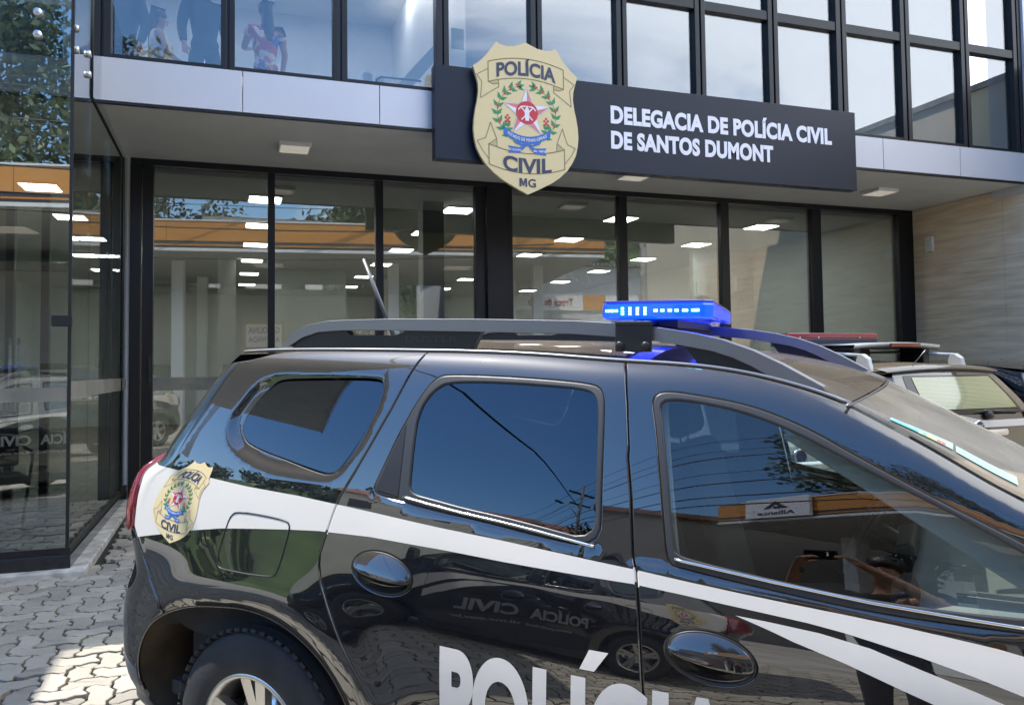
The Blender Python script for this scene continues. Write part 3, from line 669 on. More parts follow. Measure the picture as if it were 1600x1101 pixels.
def panel(name,outline,mats,side,parent,holes=(),off=0.,gap=.0022,lip=.0035,depth=.015,grid=.02,feats=(),cls=None,lift=None,step=.012):
    """sheet metal panel on the body surface with rounded edges; outline and holes in unrolled (s,z)"""
    out=resample(ccw(outline),step); A=offset(out,gap); B=offset(out,gap+lip)
    loops=[(A,B)]
    hl=[]
    for h in holes:
        h=resample(ccw(h),step)[::-1]; hl.append(h); loops.append((offset(h,gap if gap<.004 else .002),offset(h,(gap if gap<.004 else .002)+lip)))
    pts=[];edges=[]
    for a,b in loops:
        k=len(pts);n=len(b);pts+= [tuple(p) for p in b]; edges+=[(k+i,k+(i+1)%n) for i in range(n)]
    nb=len(pts)
    for f,cl in feats:
        f=resample(f,step) if cl else list(f);k=len(pts);n=len(f);pts+=f;edges+=[(k+i,k+(i+1)%n) for i in range(n if cl else n-1)]
    lo=np.min(B,0);hi=np.max(B,0)
    gx,gy=np.meshgrid(np.arange(lo[0],hi[0],grid),np.arange(lo[1],hi[1],grid)); gx[1::2]+=grid/2
    G=np.stack([gx.ravel(),gy.ravel()],1); ok=wins(G,loops[0][1])
    for a,b in loops[1:]: ok&=~wins(G,b)
    G=G[ok]; BP=np.asarray(pts)
    if len(G):
        keep=np.ones(len(G),bool)
        for i in range(0,len(G),2000):
            d=np.min(np.sum((G[i:i+2000,None]-BP[None])**2,-1),1); keep[i:i+2000]=d>(grid*.45)**2
        G=G[keep]
    pts+= [tuple(g) for g in G]
    vs,es,fs,ov,oe,of=delaunay_2d_cdt([Vector(p) for p in pts],edges,[],0,1e-7)
    V=np.array([(v.x,v.y) for v in vs]); F=np.array([tuple(f) for f in fs])
    C=V[F].mean(1); ok=wins(C,loops[0][1])
    for a,b in loops[1:]: ok&=~wins(C,b)
    F=F[ok];C=C[ok]
    ar=(V[F[:,1],0]-V[F[:,0],0])*(V[F[:,2],1]-V[F[:,0],1])-(V[F[:,1],1]-V[F[:,0],1])*(V[F[:,2],0]-V[F[:,0],0])
    F[ar<0]=F[ar<0][:,::-1]
    mp={}
    for i,o in enumerate(ov):
        for k in o: mp[k]=i
    def pos(UV,h=0.):
        P=S3(UV[:,0],UV[:,1],side);Nn=N3(UV[:,0],UV[:,1],side)
        e=off+h
        if lift is not None: e=e+lift(UV)
        P=P+Nn*(e[:,None] if np.ndim(e) else e)
        if lift is not None:
            d=.002;UX=UV+[d,0];UY=UV+[0,d]
            f=lambda U:S3(U[:,0],U[:,1],side)+N3(U[:,0],U[:,1],side)*(off+lift(U))[:,None]
            n=np.cross(f(UX)-P,f(UY)-P)*(1 if side<0 else -1);Nn=n/np.linalg.norm(n,axis=1)[:,None]
        return P,Nn
    P,Nn=pos(V); allP=[P];allN=[Nn];faces=[tuple(f) for f in F]; mi=list(cls(C)) if cls else [0]*len(F)
    base=len(V);kb=0
    for a,b in loops:
        n=len(b);ib=[mp[kb+i] for i in range(n)];kb+=n
        PA,NA=pos(a); PB,NB=pos(b); d=PA-PB; d-=NA*np.sum(d*NA,1)[:,None]; d/=np.linalg.norm(d,axis=1)[:,None]+1e-9
        t=NA+1.1*d;t/=np.linalg.norm(t,axis=1)[:,None]
        allP+= [PA-NA*min(lip*.55,depth*.3),PA-NA*depth]; allN+= [t,d]
        m=cls(np.asarray(b)) if cls else [0]*n
        for i in range(n):
            j=(i+1)%n
            faces.append((ib[i],base+i,base+j,ib[j])); mi.append(m[i]); faces.append((base+i,base+n+i,base+n+j,base+j)); mi.append(m[i])
        base+=2*n
    P=np.concatenate(allP);Nn=np.concatenate(allN)
    if side>0: faces=[f[::-1] for f in faces]
    us=sorted({i for f in faces for i in f}); ren={k:i for i,k in enumerate(us)}; P=P[us]; Nn=Nn[us]; faces=[tuple(ren[i] for i in f) for f in faces]
    # ring quads need the same winding as the sheet
    me=bpy.data.meshes.new(name); me.from_pydata(P.tolist(),[],faces)
    for m in (mats if isinstance(mats,(list,tuple)) else [mats]): me.materials.append(m)
    me.polygons.foreach_set('material_index',[int(k) for k in mi]); me.polygons.foreach_set('use_smooth',[True]*len(faces)); me.update()
    me.normals_split_custom_set_from_vertices(Nn.tolist())
    return link(name,me,parent)
def gridsurf(name,fn,us,vs_,m,parent,flip=False):
    """smooth sheet from fn(u,v)->xyz"""
    nu,nv=len(us),len(vs_);P=[fn(u,v) for v in vs_ for u in us]
    F=[(j*nu+i,j*nu+i+1,(j+1)*nu+i+1,(j+1)*nu+i) for j in range(nv-1) for i in range(nu-1)]
    if flip: F=[f[::-1] for f in F]
    me=bpy.data.meshes.new(name); me.from_pydata(P,[],F); me.materials.append(m); me.polygons.foreach_set('use_smooth',[True]*len(F)); me.update()
    return link(name,me,parent)
# ------------------------------------------------------------------ police car: materials
def paint(name,col,dust=.5,ior=2.05):
    m=bpy.data.materials.new(name); m.use_nodes=True; n,l=nodes(m); b=n['Principled BSDF']
    b.inputs['Roughness'].default_value=.4; b.inputs['Specular IOR Level'].default_value=.12; b.inputs['Coat Weight'].default_value=1; b.inputs['Coat Roughness'].default_value=.012; b.inputs['Coat IOR'].default_value=ior
    t=n.new('ShaderNodeTexCoord'); g=n.new('ShaderNodeNewGeometry'); s=n.new('ShaderNodeSeparateXYZ'); l.new(g.outputs['Normal'],s.inputs[0])
    x=n.new('ShaderNodeTexNoise'); x.inputs['Scale'].default_value=5; x.inputs['Detail'].default_value=9; x.inputs['Roughness'].default_value=.7; l.new(t.outputs['Object'],x.inputs['Vector'])
    # settled dust: lies on faces that look up
    up=n.new('ShaderNodeMapRange'); up.inputs[1].default_value=.35; up.inputs[2].default_value=1; up.inputs[3].default_value=.002; up.inputs[4].default_value=dust; l.new(s.outputs[2],up.inputs[0])
    k=mth('MULTIPLY',up.outputs[0],mth('ADD',mth('MULTIPLY',x.outputs[0],1.2,n,l),.4,n,l),n,l,True)
    # dried water spots and stuck specks
    vo=n.new('ShaderNodeTexVoronoi'); vo.inputs['Scale'].default_value=34; l.new(t.outputs['Object'],vo.inputs['Vector']); sc=n.new('ShaderNodeSeparateColor'); l.new(vo.outputs['Color'],sc.inputs[0])
    sp_=mth('MULTIPLY',mth('LESS_THAN',vo.outputs['Distance'],mth('MULTIPLY',sc.outputs[0],.085,n,l),n,l),mth('GREATER_THAN',sc.outputs[1],.86,n,l),n,l)
    fs=n.new('ShaderNodeTexNoise'); fs.inputs['Scale'].default_value=420; fs.inputs['Detail'].default_value=2; l.new(t.outputs['Object'],fs.inputs['Vector'])
    haze_=mth('MULTIPLY',mth('MAXIMUM',mth('SUBTRACT',fs.outputs[0],.5,n,l),0,n,l),mth('MULTIPLY',x.outputs[0],.10,n,l),n,l)
    k=mth('ADD',mth('ADD',k,mth('MULTIPLY',sp_,.16,n,l),n,l),haze_,n,l,True)
    oz=n.new('ShaderNodeSeparateXYZ'); l.new(t.outputs['Object'],oz.inputs[0]); gr=n.new('ShaderNodeMapRange'); gr.interpolation_type='SMOOTHSTEP'; gr.inputs[1].default_value=.78; gr.inputs[2].default_value=.25; gr.inputs[3].default_value=0; gr.inputs[4].default_value=.16; l.new(oz.outputs[2],gr.inputs[0])
    k=mth('ADD',k,mth('MULTIPLY',gr.outputs[0],mth('MULTIPLY',x.outputs[0],x.outputs[0],n,l),n,l),n,l,True)
    wv=n.new('ShaderNodeTexNoise'); wv.inputs['Scale'].default_value=3.2; wv.inputs['Detail'].default_value=1; l.new(t.outputs['Object'],wv.inputs['Vector']); bw=n.new('ShaderNodeBump'); bw.inputs['Strength'].default_value=.05; bw.inputs['Distance'].default_value=.02; l.new(wv.outputs[0],bw.inputs['Height']); l.new(bw.outputs[0],b.inputs['Coat Normal'])
    d=n.new('ShaderNodeBsdfDiffuse'); d.inputs[0].default_value=(.20,.165,.12,1)
    b.inputs['Base Color'].default_value=(*col,1)
    mx=n.new('ShaderNodeMixShader'); l.new(k,mx.inputs[0]); l.new(b.outputs[0],mx.inputs[1]); l.new(d.outputs[0],mx.inputs[2]); l.new(mx.outputs[0],n['Material Output'].inputs[0])
    return m
M['paint']=paint('black car paint',(.0015,.002,.004),.26)
M['stripe']=paint('white vinyl film',(.66,.63,.58),.05,1.35)
M['stripe'].node_tree.nodes['Principled BSDF'].inputs['Coat Weight'].default_value=.5
M['glass_dark']=glass('dark window film',(.07,.09,.11),.045,rcol=(.72,.86,1.0))
M['glass_car']=glass('car side glass',(.60,.67,.66),.040)
M['glass_ws']=glass('dusty windscreen',(.30,.33,.31),.05,dirt=.55)
M['seal']=mat('window seal rubber',(.030,.030,.031),.42,var=.1,bump=.03,bscale=120)
M['bright']=mat('bright trim',(.70,.68,.64),.22,1)
M['gloss_black']=mat('gloss black trim',(.006,.006,.007),.12)
M['trim_int']=mat('grey interior trim',(.42,.425,.41),.65,var=.08,bump=.1,bscale=200)
M['cloth']=mat('dark seat cloth',(.03,.031,.034),.9,var=.2,bump=.2,bscale=150)
M['rail']=mat('satin grey rail',(.23,.235,.25),.34,.55,rvar=.05,bump=.02,bscale=200)
M['tail']=mat('red lamp lens',(.22,.006,.012),.08,coat=1)
M['tyre']=mat('tyre rubber',(.022,.022,.024),.75,var=.35,vscale=9,bump=.15,bscale=60)
M['alloy']=mat('silver alloy',(.62,.61,.58),.28,.9,var=.06)
M['mud']=mat('muddy wheel liner',(.07,.058,.04),.95,var=.55,vscale=5,bump=.6,bscale=12)
M['grey_plastic']=mat('grey bumper plastic',(.045,.046,.046),.5,var=.12,bump=.06,bscale=250)
M['bumper_plastic']=mat('pale grey bumper plastic',(.15,.15,.145),.5,var=.12,bump=.06,bscale=250)
M['letter']=mat('pale reflective lettering',(.80,.745,.67),.45,var=.03)
M['lens_blue']=mat('lit blue lens',(.01,.03,.5),.12,emit=(.0,.035,1.0),es=1.3,coat=1)
M['led_cyan']=mat('lit blue diode',(.2,.6,1),.3,emit=(.12,.75,1.0),es=9)
M['clear']=glass('clear lamp lens',(.85,.86,.88),.05)
# ------------------------------------------------------------------ police car: outlines (unrolled length, height)
rdrear=[(0.521,1.609),(0.494,1.535),(0.459,1.438),(0.413,1.335),(0.37,1.246),(0.329,1.168),(0.314,1.124),(0.298,1.058),(0.284,1.0),(0.288,0.965),(0.304,0.918),(0.337,0.861),(0.395,0.767),(0.448,0.696),(0.489,0.644),(0.521,0.607)]
bline=[(1.181,1.592),(1.192,1.566),(1.211,1.488),(1.232,1.373),(1.233,1.35),(1.252,1.255),(1.271,1.115),(1.283,1.082),(1.298,0.977),(1.308,0.87),(1.316,0.776)]
RWIN0=[(0.646,1.524),(0.828,1.528),(1.017,1.522),(1.089,1.517),(1.117,1.505),(1.133,1.48),(1.145,1.394),(1.158,1.271),(1.169,1.14),(1.018,1.159),(0.897,1.171),(0.769,1.181),(0.668,1.193),(0.579,1.203),(0.574,1.247),(0.563,1.358),(0.56,1.409),(0.571,1.461),(0.603,1.503)]
RWIN=chaikin(RWIN0,2)
RS0=[(0.6,1.532),(0.632,1.543),(0.823,1.543),(1.013,1.537),(1.103,1.53),(1.131,1.521),(1.145,1.496),(1.159,1.395),(1.173,1.248),(1.181,1.126),(1.018,1.137),(0.834,1.156),(0.668,1.167),(0.544,1.181),(0.47,1.19),(0.456,1.2),(0.454,1.212),(0.479,1.279),(0.512,1.373),(0.528,1.408),(0.544,1.448),(0.573,1.502)]
RSEALX=chaikin(RS0,2)
RTRI=[(0.527,1.398),(0.512,1.368),(0.482,1.281),(0.46,1.213),(0.461,1.204),(0.472,1.196),(0.548,1.186),(0.541,1.284),(0.534,1.36)]
FW0=[(1.296,1.493),(1.34,1.501),(1.423,1.491),(1.503,1.476),(1.587,1.45),(1.668,1.416),(1.746,1.378),(1.862,1.322),(1.961,1.277),(2.032,1.242),(2.1,1.205),(2.15,1.18),(2.168,1.155),(2.168,1.1),(2.15,1.07),(1.817,1.073),(1.607,1.095),(1.375,1.126),(1.371,1.14),(1.356,1.208),(1.342,1.295),(1.323,1.384),(1.31,1.444)]
FWIN=chaikin(FW0,2)
FS0=[(1.28,1.486),(1.287,1.512),(1.325,1.518),(1.421,1.506),(1.513,1.491),(1.597,1.465),(1.678,1.431),(1.756,1.389),(1.862,1.336),(1.961,1.287),(2.033,1.254),(2.1,1.222),(2.155,1.193),(2.183,1.165),(2.186,1.09),(2.17,1.046),(2.0,1.048),(1.808,1.055),(1.591,1.078),(1.377,1.104),(1.358,1.11),(1.341,1.207),(1.314,1.353),(1.294,1.443)]
FSEAL=chaikin(FS0,2)
QW0=[(-0.035,1.512),(0.256,1.524),(0.375,1.524),(0.398,1.514),(0.403,1.484),(0.385,1.402),(0.349,1.327),(0.301,1.251),(0.268,1.23),(0.206,1.236),(0.027,1.267),(-0.116,1.289),(-0.182,1.309),(-0.231,1.348),(-0.236,1.397),(-0.193,1.464),(-0.112,1.503)]
QWIN=chaikin(QW0,2)
QF0=[(-0.111,1.54),(0.399,1.549),(0.421,1.514),(0.426,1.455),(0.392,1.345),(0.341,1.247),(0.283,1.206),(0.153,1.206),(-0.001,1.211),(-0.179,1.253),(-0.263,1.297),(-0.325,1.352),(-0.333,1.393),(-0.301,1.453),(-0.257,1.513)]
QFR=chaikin(QF0,2)
LID0=[(-0.078,1.083),(0.126,1.08),(0.149,1.066),(0.146,1.032),(0.126,0.919),(0.101,0.905),(-0.113,0.896),(-0.135,0.906),(-0.133,0.933),(-0.113,1.018),(-0.104,1.062)]
LID=chaikin(LID0,2)
STR=[(-0.7,1.19),(-0.53,1.185),(-0.224,1.171),(-0.06,1.162),(0.159,1.156),(0.311,1.147),(0.454,1.138),(0.715,1.122),(0.901,1.113),(1.079,1.102),(1.276,1.087),(1.417,1.072),(1.536,1.06),(1.648,1.05),(1.757,1.041),(1.859,1.032),(1.958,1.021),(2.052,1.01),(2.3,0.965),(2.6,0.91),(2.6,0.78),(2.3,0.86),(2.097,0.924),(2.005,0.95),(1.909,0.973),(1.809,0.993),(1.757,1.003),(1.682,1.014),(1.583,1.024),(1.48,1.034),(1.39,1.043),(1.276,1.053),(1.087,1.057),(0.91,1.06),(0.72,1.066),(0.467,1.069),(0.268,1.063),(0.146,1.053),(0,1.038),(-0.133,1.02),(-0.288,0.989),(-0.412,0.959),(-0.55,0.93),(-0.7,0.92)]
STR2=[(1.522,1.011),(1.595,1.006),(1.704,0.996),(1.809,0.978),(1.91,0.948),(2.006,0.921),(2.1,0.891),(2.25,0.84),(2.2,0.78),(2.1,0.826),(2.0,0.859),(1.934,0.881),(1.861,0.905),(1.758,0.94),(1.651,0.97),(1.595,0.989)]
RAIL_BAR=[(-0.145,1.619),(-0.092,1.664),(-0.02,1.695),(0.081,1.71),(0.319,1.715),(0.662,1.713),(1.0,1.706),(1.119,1.699),(1.266,1.685),(1.35,1.672),(1.431,1.654),(1.51,1.627),(1.585,1.592),(1.644,1.56),(1.685,1.538),(1.686,1.531),(1.63,1.534),(1.561,1.556),(1.51,1.584),(1.458,1.607),(1.405,1.623),(1.323,1.637),(1.243,1.649),(1.119,1.66),(1.0,1.667),(0.662,1.673),(0.319,1.677),(0.131,1.676),(0.031,1.67),(-0.04,1.651),(-0.103,1.619)]
RAIL_WEB=[(-0.1,1.612),(-0.04,1.652),(0.031,1.672),(0.13,1.678),(0.15,1.678),(0.17,1.66),(0.355,1.66),(0.39,1.67),(0.395,1.678),(0.66,1.676),(0.688,1.676),(0.65,1.612)]
RAIL_WEB2=[(1.325,1.64),(1.405,1.626),(1.458,1.61),(1.51,1.588),(1.56,1.56),(1.62,1.537),(1.62,1.525),(1.37,1.58)]
def zdl(x0,x1,d=.002,n=24): return [(x,float(ZD(x))-d) for x in np.linspace(x0,x1,n)]
HND=((.522,.976),(1.469,.909))
def hell(hx,hz,rx,rz,tl): return [(hx+rx*math.cos(t)*math.cos(tl)-rz*math.sin(t)*math.sin(tl),hz+rx*math.cos(t)*math.sin(tl)+rz*math.sin(t)*math.cos(tl)) for t in np.linspace(0,2*PI,49)[:-1]]
def car_word():
    RES[0]=14; v,f=fit_text('POLICIA',.25,.80,.062,'LEFT',1.04); k=len(v); RES[0]=5
    return v+[(.413,.268),(.452,.268),(.487,.318),(.437,.318)],f+[(k,k+1,k+2),(k,k+2,k+3)]
def build_car():
    C=thing('police_car','nearest black police car with white side stripe and lit blue roof light','car')
    lower=[(1.330,.60),(1.334,.45),(1.336,.335)]
    BL=bline+lower; BLt=[(1.180,float(ZD(1.18))-.002)]+[p for p in BL if p[1]<1.58]
    RR=[(rdrear[0][0]+.004,float(ZD(.52))-.002)]+[p for p in rdrear if p[1]<1.58]+[(.556,.55),(.590,.49),(.62,.42),(.645,.335)]
    o_rd=RR[::-1]+zdl(.54,1.165)[0:]+BLt
    o_fd=BLt[::-1]+zdl(1.20,2.12)+[(2.135,1.285),(2.18,1.16),(2.205,1.0),(2.205,.85),(2.19,.65),(2.165,.45),(2.15,.335)]
    # wheel arch edge, from the front foot over the top to the rear foot
    HXc,HZc=0.,.36
    arch=lambda t,d=0:((float(RIN(t))+d)*math.cos(t),HZc+(float(RIN(t))+d)*math.sin(t))
    ar=[arch(t) for t in np.linspace(R(4),R(139),60)]
    o_q=zdl(.50,-.30,.002,30)+[(-.60,1.56),(-.66,1.45),(-.69,1.3),(-.70,1.19),(-.66,1.187),(-.615,1.10),(-.60,1.03),(-.59,.957),(-.545,.95),(-.537,.93),(-.518,.874),(-.469,.806),(-.387,.751),(-.345,.69)]+ar[::-1]+[(.47,.335)]+RR[::-1]
    o_q=zdl(.50,-.30,.002,30)+[(-.60,1.56),(-.66,1.45),(-.69,1.3),(-.70,1.19),(-.635,1.187),(-.575,1.115),(-.553,1.039),(-.556,.966),(-.545,.95),(-.537,.93),(-.518,.874),(-.469,.806),(-.392,.751),arch(R(136.6))]+[p for p in ar[::-1] if p[0]>arch(R(136))[0]]+[(.455,.36),(.46,.335)]+[(.645,.335)]+[p for p in RR[::-1] if p[1]>.34]
    stripe=STR
    def cls_in(polys):
        def f(C_):
            C_=np.asarray(C_);r=np.zeros(len(C_),int)
            for p in polys: r[wins(C_,p)]=1
            return r
        return f
    strc=cls_in([STR,STR2]); ft=[(STR,True),(STR2,True)]
    q_lift=lambda U:-.016*sm(-.004,.050,sdist(U,QFR))
    def sdist(U,poly):
        U=np.asarray(U);q=np.asarray(poly);d=np.full(len(U),9.)
        for a,b in zip(q,np.roll(q,-1,0)):
            ab=b-a;t=np.clip(((U-a)@ab)/(ab@ab+1e-12),0,1);d=np.minimum(d,np.linalg.norm(U-a-t[:,None]*ab,axis=1))
        return np.where(wins(U,poly),d,-d)
    for s in (-1,1):
        rd=panel('rear_door',o_rd,[M['paint'],M['stripe']],s,C,holes=[RSEALX,hell(*HND[0],.108,.055,-.10)],feats=ft,cls=strc)
        fd=panel('front_door',o_fd,[M['paint'],M['stripe']],s,C,holes=[FSEAL,hell(*HND[1],.104,.056,-.13)],feats=ft,cls=strc)
        qp=panel('rear_quarter',o_q,[M['paint'],M['stripe']],s,C,holes=[QWIN],feats=ft+[(QFR,True)],cls=strc,lift=q_lift,grid=.015)
        # windows
        panel('window',RWIN,M['glass_dark'],s,rd,off=-.006,gap=-.004,lip=.002,depth=.003,grid=.05)
        panel('window',FWIN,M['glass_car'],s,fd,off=-.006,gap=-.004,lip=.002,depth=.003,grid=.05)
        panel('quarter_window',QWIN,M['glass_dark'],s,qp,off=-.016,gap=.001,lip=.002,depth=.003,grid=.05)
        panel('window_seal',RSEALX,M['seal'],s,rd,holes=[RWIN],off=.001,gap=-.001,lip=.005,depth=.012,grid=.03)
        panel('window_seal',FSEAL,M['seal'],s,fd,holes=[FWIN],off=.001,gap=-.001,lip=.005,depth=.012,grid=.03)
        panel('corner_trim',RTRI,M['black'],s,rd,off=.003,gap=.001,lip=.004,depth=.006,grid=.03)
        # bright sill strips under the windows, waist shoulder crease
        for par,path in ((rd,[(.565,1.1905),(.66,1.179),(.766,1.168),(.894,1.158),(1.016,1.146),(1.168,1.128)]),(fd,[(1.373,1.119),(1.60,1.092),(1.81,1.071),(2.0,1.060),(2.11,1.055)])):
            mb=MB(); xs=np.linspace(path[0][0],path[-1][0],40); zs=np.interp(xs,[p[0] for p in path],[p[1] for p in path]); q=S3(xs,zs,s)+N3(xs,zs,s)*.004
            mb.tube(q.tolist(),.0042,6); mb.build('sill_strip',M['bright'],par)
        # fuel lid on the right
        if s<0:
            panel('fuel_lid',LID,[M['paint'],M['stripe']],s,qp,off=.0012,gap=.001,lip=.003,depth=.001,feats=[(STR,True)],cls=cls_in([STR]))
            q=resample(ccw(LID),.012); q=np.array(q); mb=MB(); P=S3(q[:,0],q[:,1],s)+N3(q[:,0],q[:,1],s)*.0004; mb.tube(P.tolist()+[P[0].tolist()],.0028,6); mb.build('lid_gap',M['black'],qp)
        # handles: body coloured grip over a concave cup
        for par,(hx,hz),rx,rz,tl in ((rd,HND[0],.106,.053,-.10),(fd,HND[1],.102,.054,-.13)):
            q=np.array(hell(hx,hz,rx,rz,tl)); q=np.vstack([q,q[:1]]); P=S3(q[:,0],q[:,1],s)-N3(q[:,0],q[:,1],s)*.0005
            mb=MB(); mb.tube(P.tolist(),.0034,6); mb.build('handle_gap',M['black'],par)
            def hp(a,b,h):
                X=hx+a*math.cos(tl)-b*math.sin(tl);Z=hz+a*math.sin(tl)+b*math.cos(tl); return tuple(S3(X,Z,s)+N3(X,Z,s)*h)
            def cup(t,r):
                a=r*rx*1.01*math.cos(t);b=r*rz*1.01*math.sin(t); return hp(a,b,-.030*(1-r**2.2))
            hd=gridsurf('door_handle',cup,np.linspace(0,2*PI,61),np.linspace(.02,1,12),M['paint'],par,flip=(s>0))
            def grip(u,v):
                e=math.sqrt(max(0,1-u*u)); bt=rz*.985*e; bb=-.011*e-.004*e
                if v<0: # underside of the grip
                    return hp(u*rx*.985,bb+.004*e*(-v),.016*e*(1+v*.9))
                b=bb+(bt-bb)*v; return hp(u*rx*.985,b,.003+e**.8*(.016*math.cos(v*PI/2*.98)**.8+.004*(1-v)))
            gridsurf('handle_grip',grip,np.sin(np.linspace(-PI/2,PI/2,41)),[-1,-.5,-.15,0,.04,.1,.2,.32,.45,.58,.7,.8,.88,.94,.98,1.0],M['paint'],hd,flip=(s>0))
    # lettering and badge on both sides
    def on(side,x0,z0,sc,rot=0,e=.0012,mir=1):
        cr_,sr_=math.cos(rot),math.sin(rot)
        def f(a,b,h):
            a*=sc*mir;b*=sc;X=x0+a*cr_-b*sr_;Z=z0+a*sr_+b*cr_
            return tuple(S3(X,Z,side)+N3(X,Z,side)*(e+h))
        return f
    for s in (-1,1):
        v,f=car_word()
        ctr=[((v[a][0]+v[b][0]+v[c][0])/3) for a,b,c in f]
        for nm,par,sel in (('lettering','rear_door',lambda x:.739+x<1.325),('lettering','front_door',lambda x:.739+x>=1.325)):
            ff=[t for t,cx_ in zip(f,ctr) if (sel(cx_) if s<0 else sel(.80-cx_))]
            mb=MB(); add_flat(mb,v,ff,on(s,.739 if s<0 else 1.539,.566,1,mir=1 if s<0 else -1),0,.03,0)
            mb.build(nm,M['letter'],[o for o in C.children if o.name.startswith(par)][0 if s<0 else 1],recalc=False)
        badge_par=[o for o in C.children if o.name.startswith('rear_quarter')][0 if s<0 else 1]
        emblem_mesh('badge',on(s,-.345,1.083,.176,-.10,.0012,1 if s<0 else -1),badge_par,step=.00025,dense=.09)
    # lower plastic, bumpers
    for s in (-1,1):
        panel('sill_cladding',[(.47,.20),(2.25,.20),(2.25,.332),(.46,.332)],M['grey_plastic'],s,C,off=.006)
        bs=[(-.556,.962),(-.545,.948),(-.54,.93),(-.521,.874),(-.472,.803),(-.397,.748),arch(R(137.3))]
        ar2=[arch(t) for t in np.linspace(R(138),R(167.5),16)]
        panel('rear_bumper',bs+ar2+[(-.52,.474),(-.60,.50),(-.80,.52),(-.80,.95)],M['paint'],s,C,grid=.015)
        panel('bumper_cladding',[(-.80,.52),(-.60,.497),(-.52,.471)]+[arch(t) for t in np.linspace(R(168.3),R(178),6)]+[(-.50,.28),(-.54,.24),(-.80,.24)],M['bumper_plastic'],s,C)
        q=np.array([arch(t,-.002) for t in np.linspace(R(2),R(177),80)]); P=S3(q[:,0],q[:,1],s)-N3(q[:,0],q[:,1],s)*.007; mb=MB(); mb.tube(P.tolist(),.0065,8); mb.build('arch_lip',M['paint'],C)
        panel('tail_lamp',[(-.635,1.187),(-.575,1.115),(-.553,1.039),(-.556,.966),(-.60,.945),(-.80,.95),(-.88,1.0),(-.88,1.12),(-.82,1.185),(-.72,1.205)],M['tail'],s,C,off=.016,gap=.003,lip=.008,depth=.02)
        fa=[(2.676-(.43*math.cos(t)),.36+.43*math.sin(t)) for t in np.linspace(R(4),R(176),50)]
        panel('fender',[(2.155,.335),(2.17,.45),(2.195,.65),(2.21,.85),(2.21,1.0),(2.185,1.155)]+[(x,float(ZD(x))-.01) for x in np.linspace(2.36,3.33,20)]+[(3.35,.80),(3.34,.42)]+fa[::-1][:0]+[(3.115,.39)]+fa[::-1]+[(2.245,.335)],[M['paint'],M['stripe']],s,C,feats=[(STR,True)],cls=cls_in([STR]))
        panel('headlamp',[(3.10,.93),(3.33,.88),(3.345,.78),(3.15,.80)],M['clear'],s,C,off=.006,lip=.006)
        panel('front_cladding',[(3.11,.385),(3.34,.41),(3.34,.26),(3.12,.26)],M['grey_plastic'],s,C,off=.004)
    # roof, windscreen, bonnet
    seam=lambda y:1.775-.030*min(1.2,(abs(y)/.66))**2
    def top(x,y): return (x,y,float(ztop(x,y)))
    gridsurf('roof',lambda v,u:top(-.34+(seam(v*float(yd(-.34+(1.76+.34)*u)))-.006+.34)*u,v*float(yd(-.34+(1.745+.34)*u))),np.linspace(-1,1,41),np.linspace(0,1,60),M['paint'],C,flip=True)
    gridsurf('windscreen',lambda v,u:(lambda x:top(x,v*(float(yd(x))-.035)))(seam(v*.66)+.006+(2.40-seam(v*.66))*u),np.linspace(-1,1,41),np.linspace(0,1,30),M['glass_ws'],C,flip=True)
    for s in (-1,1):
        gridsurf('windscreen_pillar',lambda v,u:top(1.70+.72*u,s*(float(yd(1.70+.72*u))-.040*v)),[0,.5,1],np.linspace(0,1,40),M['paint'],C,flip=(s<0))
        mb=MB(); xs=np.linspace(-.30,1.74,70); P=[(x,s*(float(yd(x))-.004),float(ZD(x))+.0) for x in xs]; mb.tube(P,.0055,6); mb.build('roof_molding',M['rail'],C)
    mb=MB(); mb.tube([(seam(y),y,float(ztop(seam(y),y))-.002) for y in np.linspace(-.66,.66,40)],.0042,6); mb.build('windscreen_seal',M['seal'],C)
    gridsurf('bonnet',lambda v,u:top(2.42+.93*u,v*(float(yd(2.42+.93*u))-.004)),np.linspace(-1,1,31),np.linspace(0,1,30),M['paint'],C,flip=True)
    mb=MB(); mb.box(2.28,2.44,-.70,.70,1.06,1.10); mb.build('cowl',M['black'],C,bevel=.01)
    def front(v,u):
        z=.26+(.95-.26)*u; b=float(w0(3.345,z)); return (3.345+.10*(1-abs(v)**2.5)+.03*math.sin(u*PI),v*b,z)
    gridsurf('front_bumper',front,np.linspace(-1,1,41),np.linspace(0,1,20),M['paint'],C,flip=True)
    mb=MB(); mb.box(3.44,3.478,-.50,.50,.66,.86); mb.build('grille',M['black'],C,bevel=.02); mb=MB(); mb.box(3.44,3.482,-.60,.60,.32,.50); mb.build('grille',M['grey_plastic'],C,bevel=.02)
    # tailgate with window
    def rear(v,u):
        z=.50+(1.585-.50)*u; x,w_=S(-.70,z); return (float(x)-.035*(1-abs(v)**2.2),v*float(w_),z)
    gridsurf('tailgate',rear,np.linspace(-1,1,41),np.linspace(0,1,40),M['paint'],C)
    gridsurf('tailgate_window',lambda v,u:tuple(np.array(rear(v*.80,.66+.27*u))+np.array([-.006,0,.004])),np.linspace(-1,1,21),np.linspace(0,1,12),M['glass_dark'],C)
    mb=MB(); 
    for t,h,wd,zc in (('POLÍCIA CIVIL',.085,.90,.66),('•PJ335657•',.05,.42,.585)):
        v,f=fit_text(t,h,wd,.04,'CENTER'); 
        add_flat(mb,v,f,lambda a,b,h_:(lambda r:(r[0]-.004,r[1],r[2]))(rear(-a/.75,(zc+b-.50+.35)/(1.085))),0,.04,0)
    mb.build('tailgate_lettering',M['letter'],C,recalc=False)
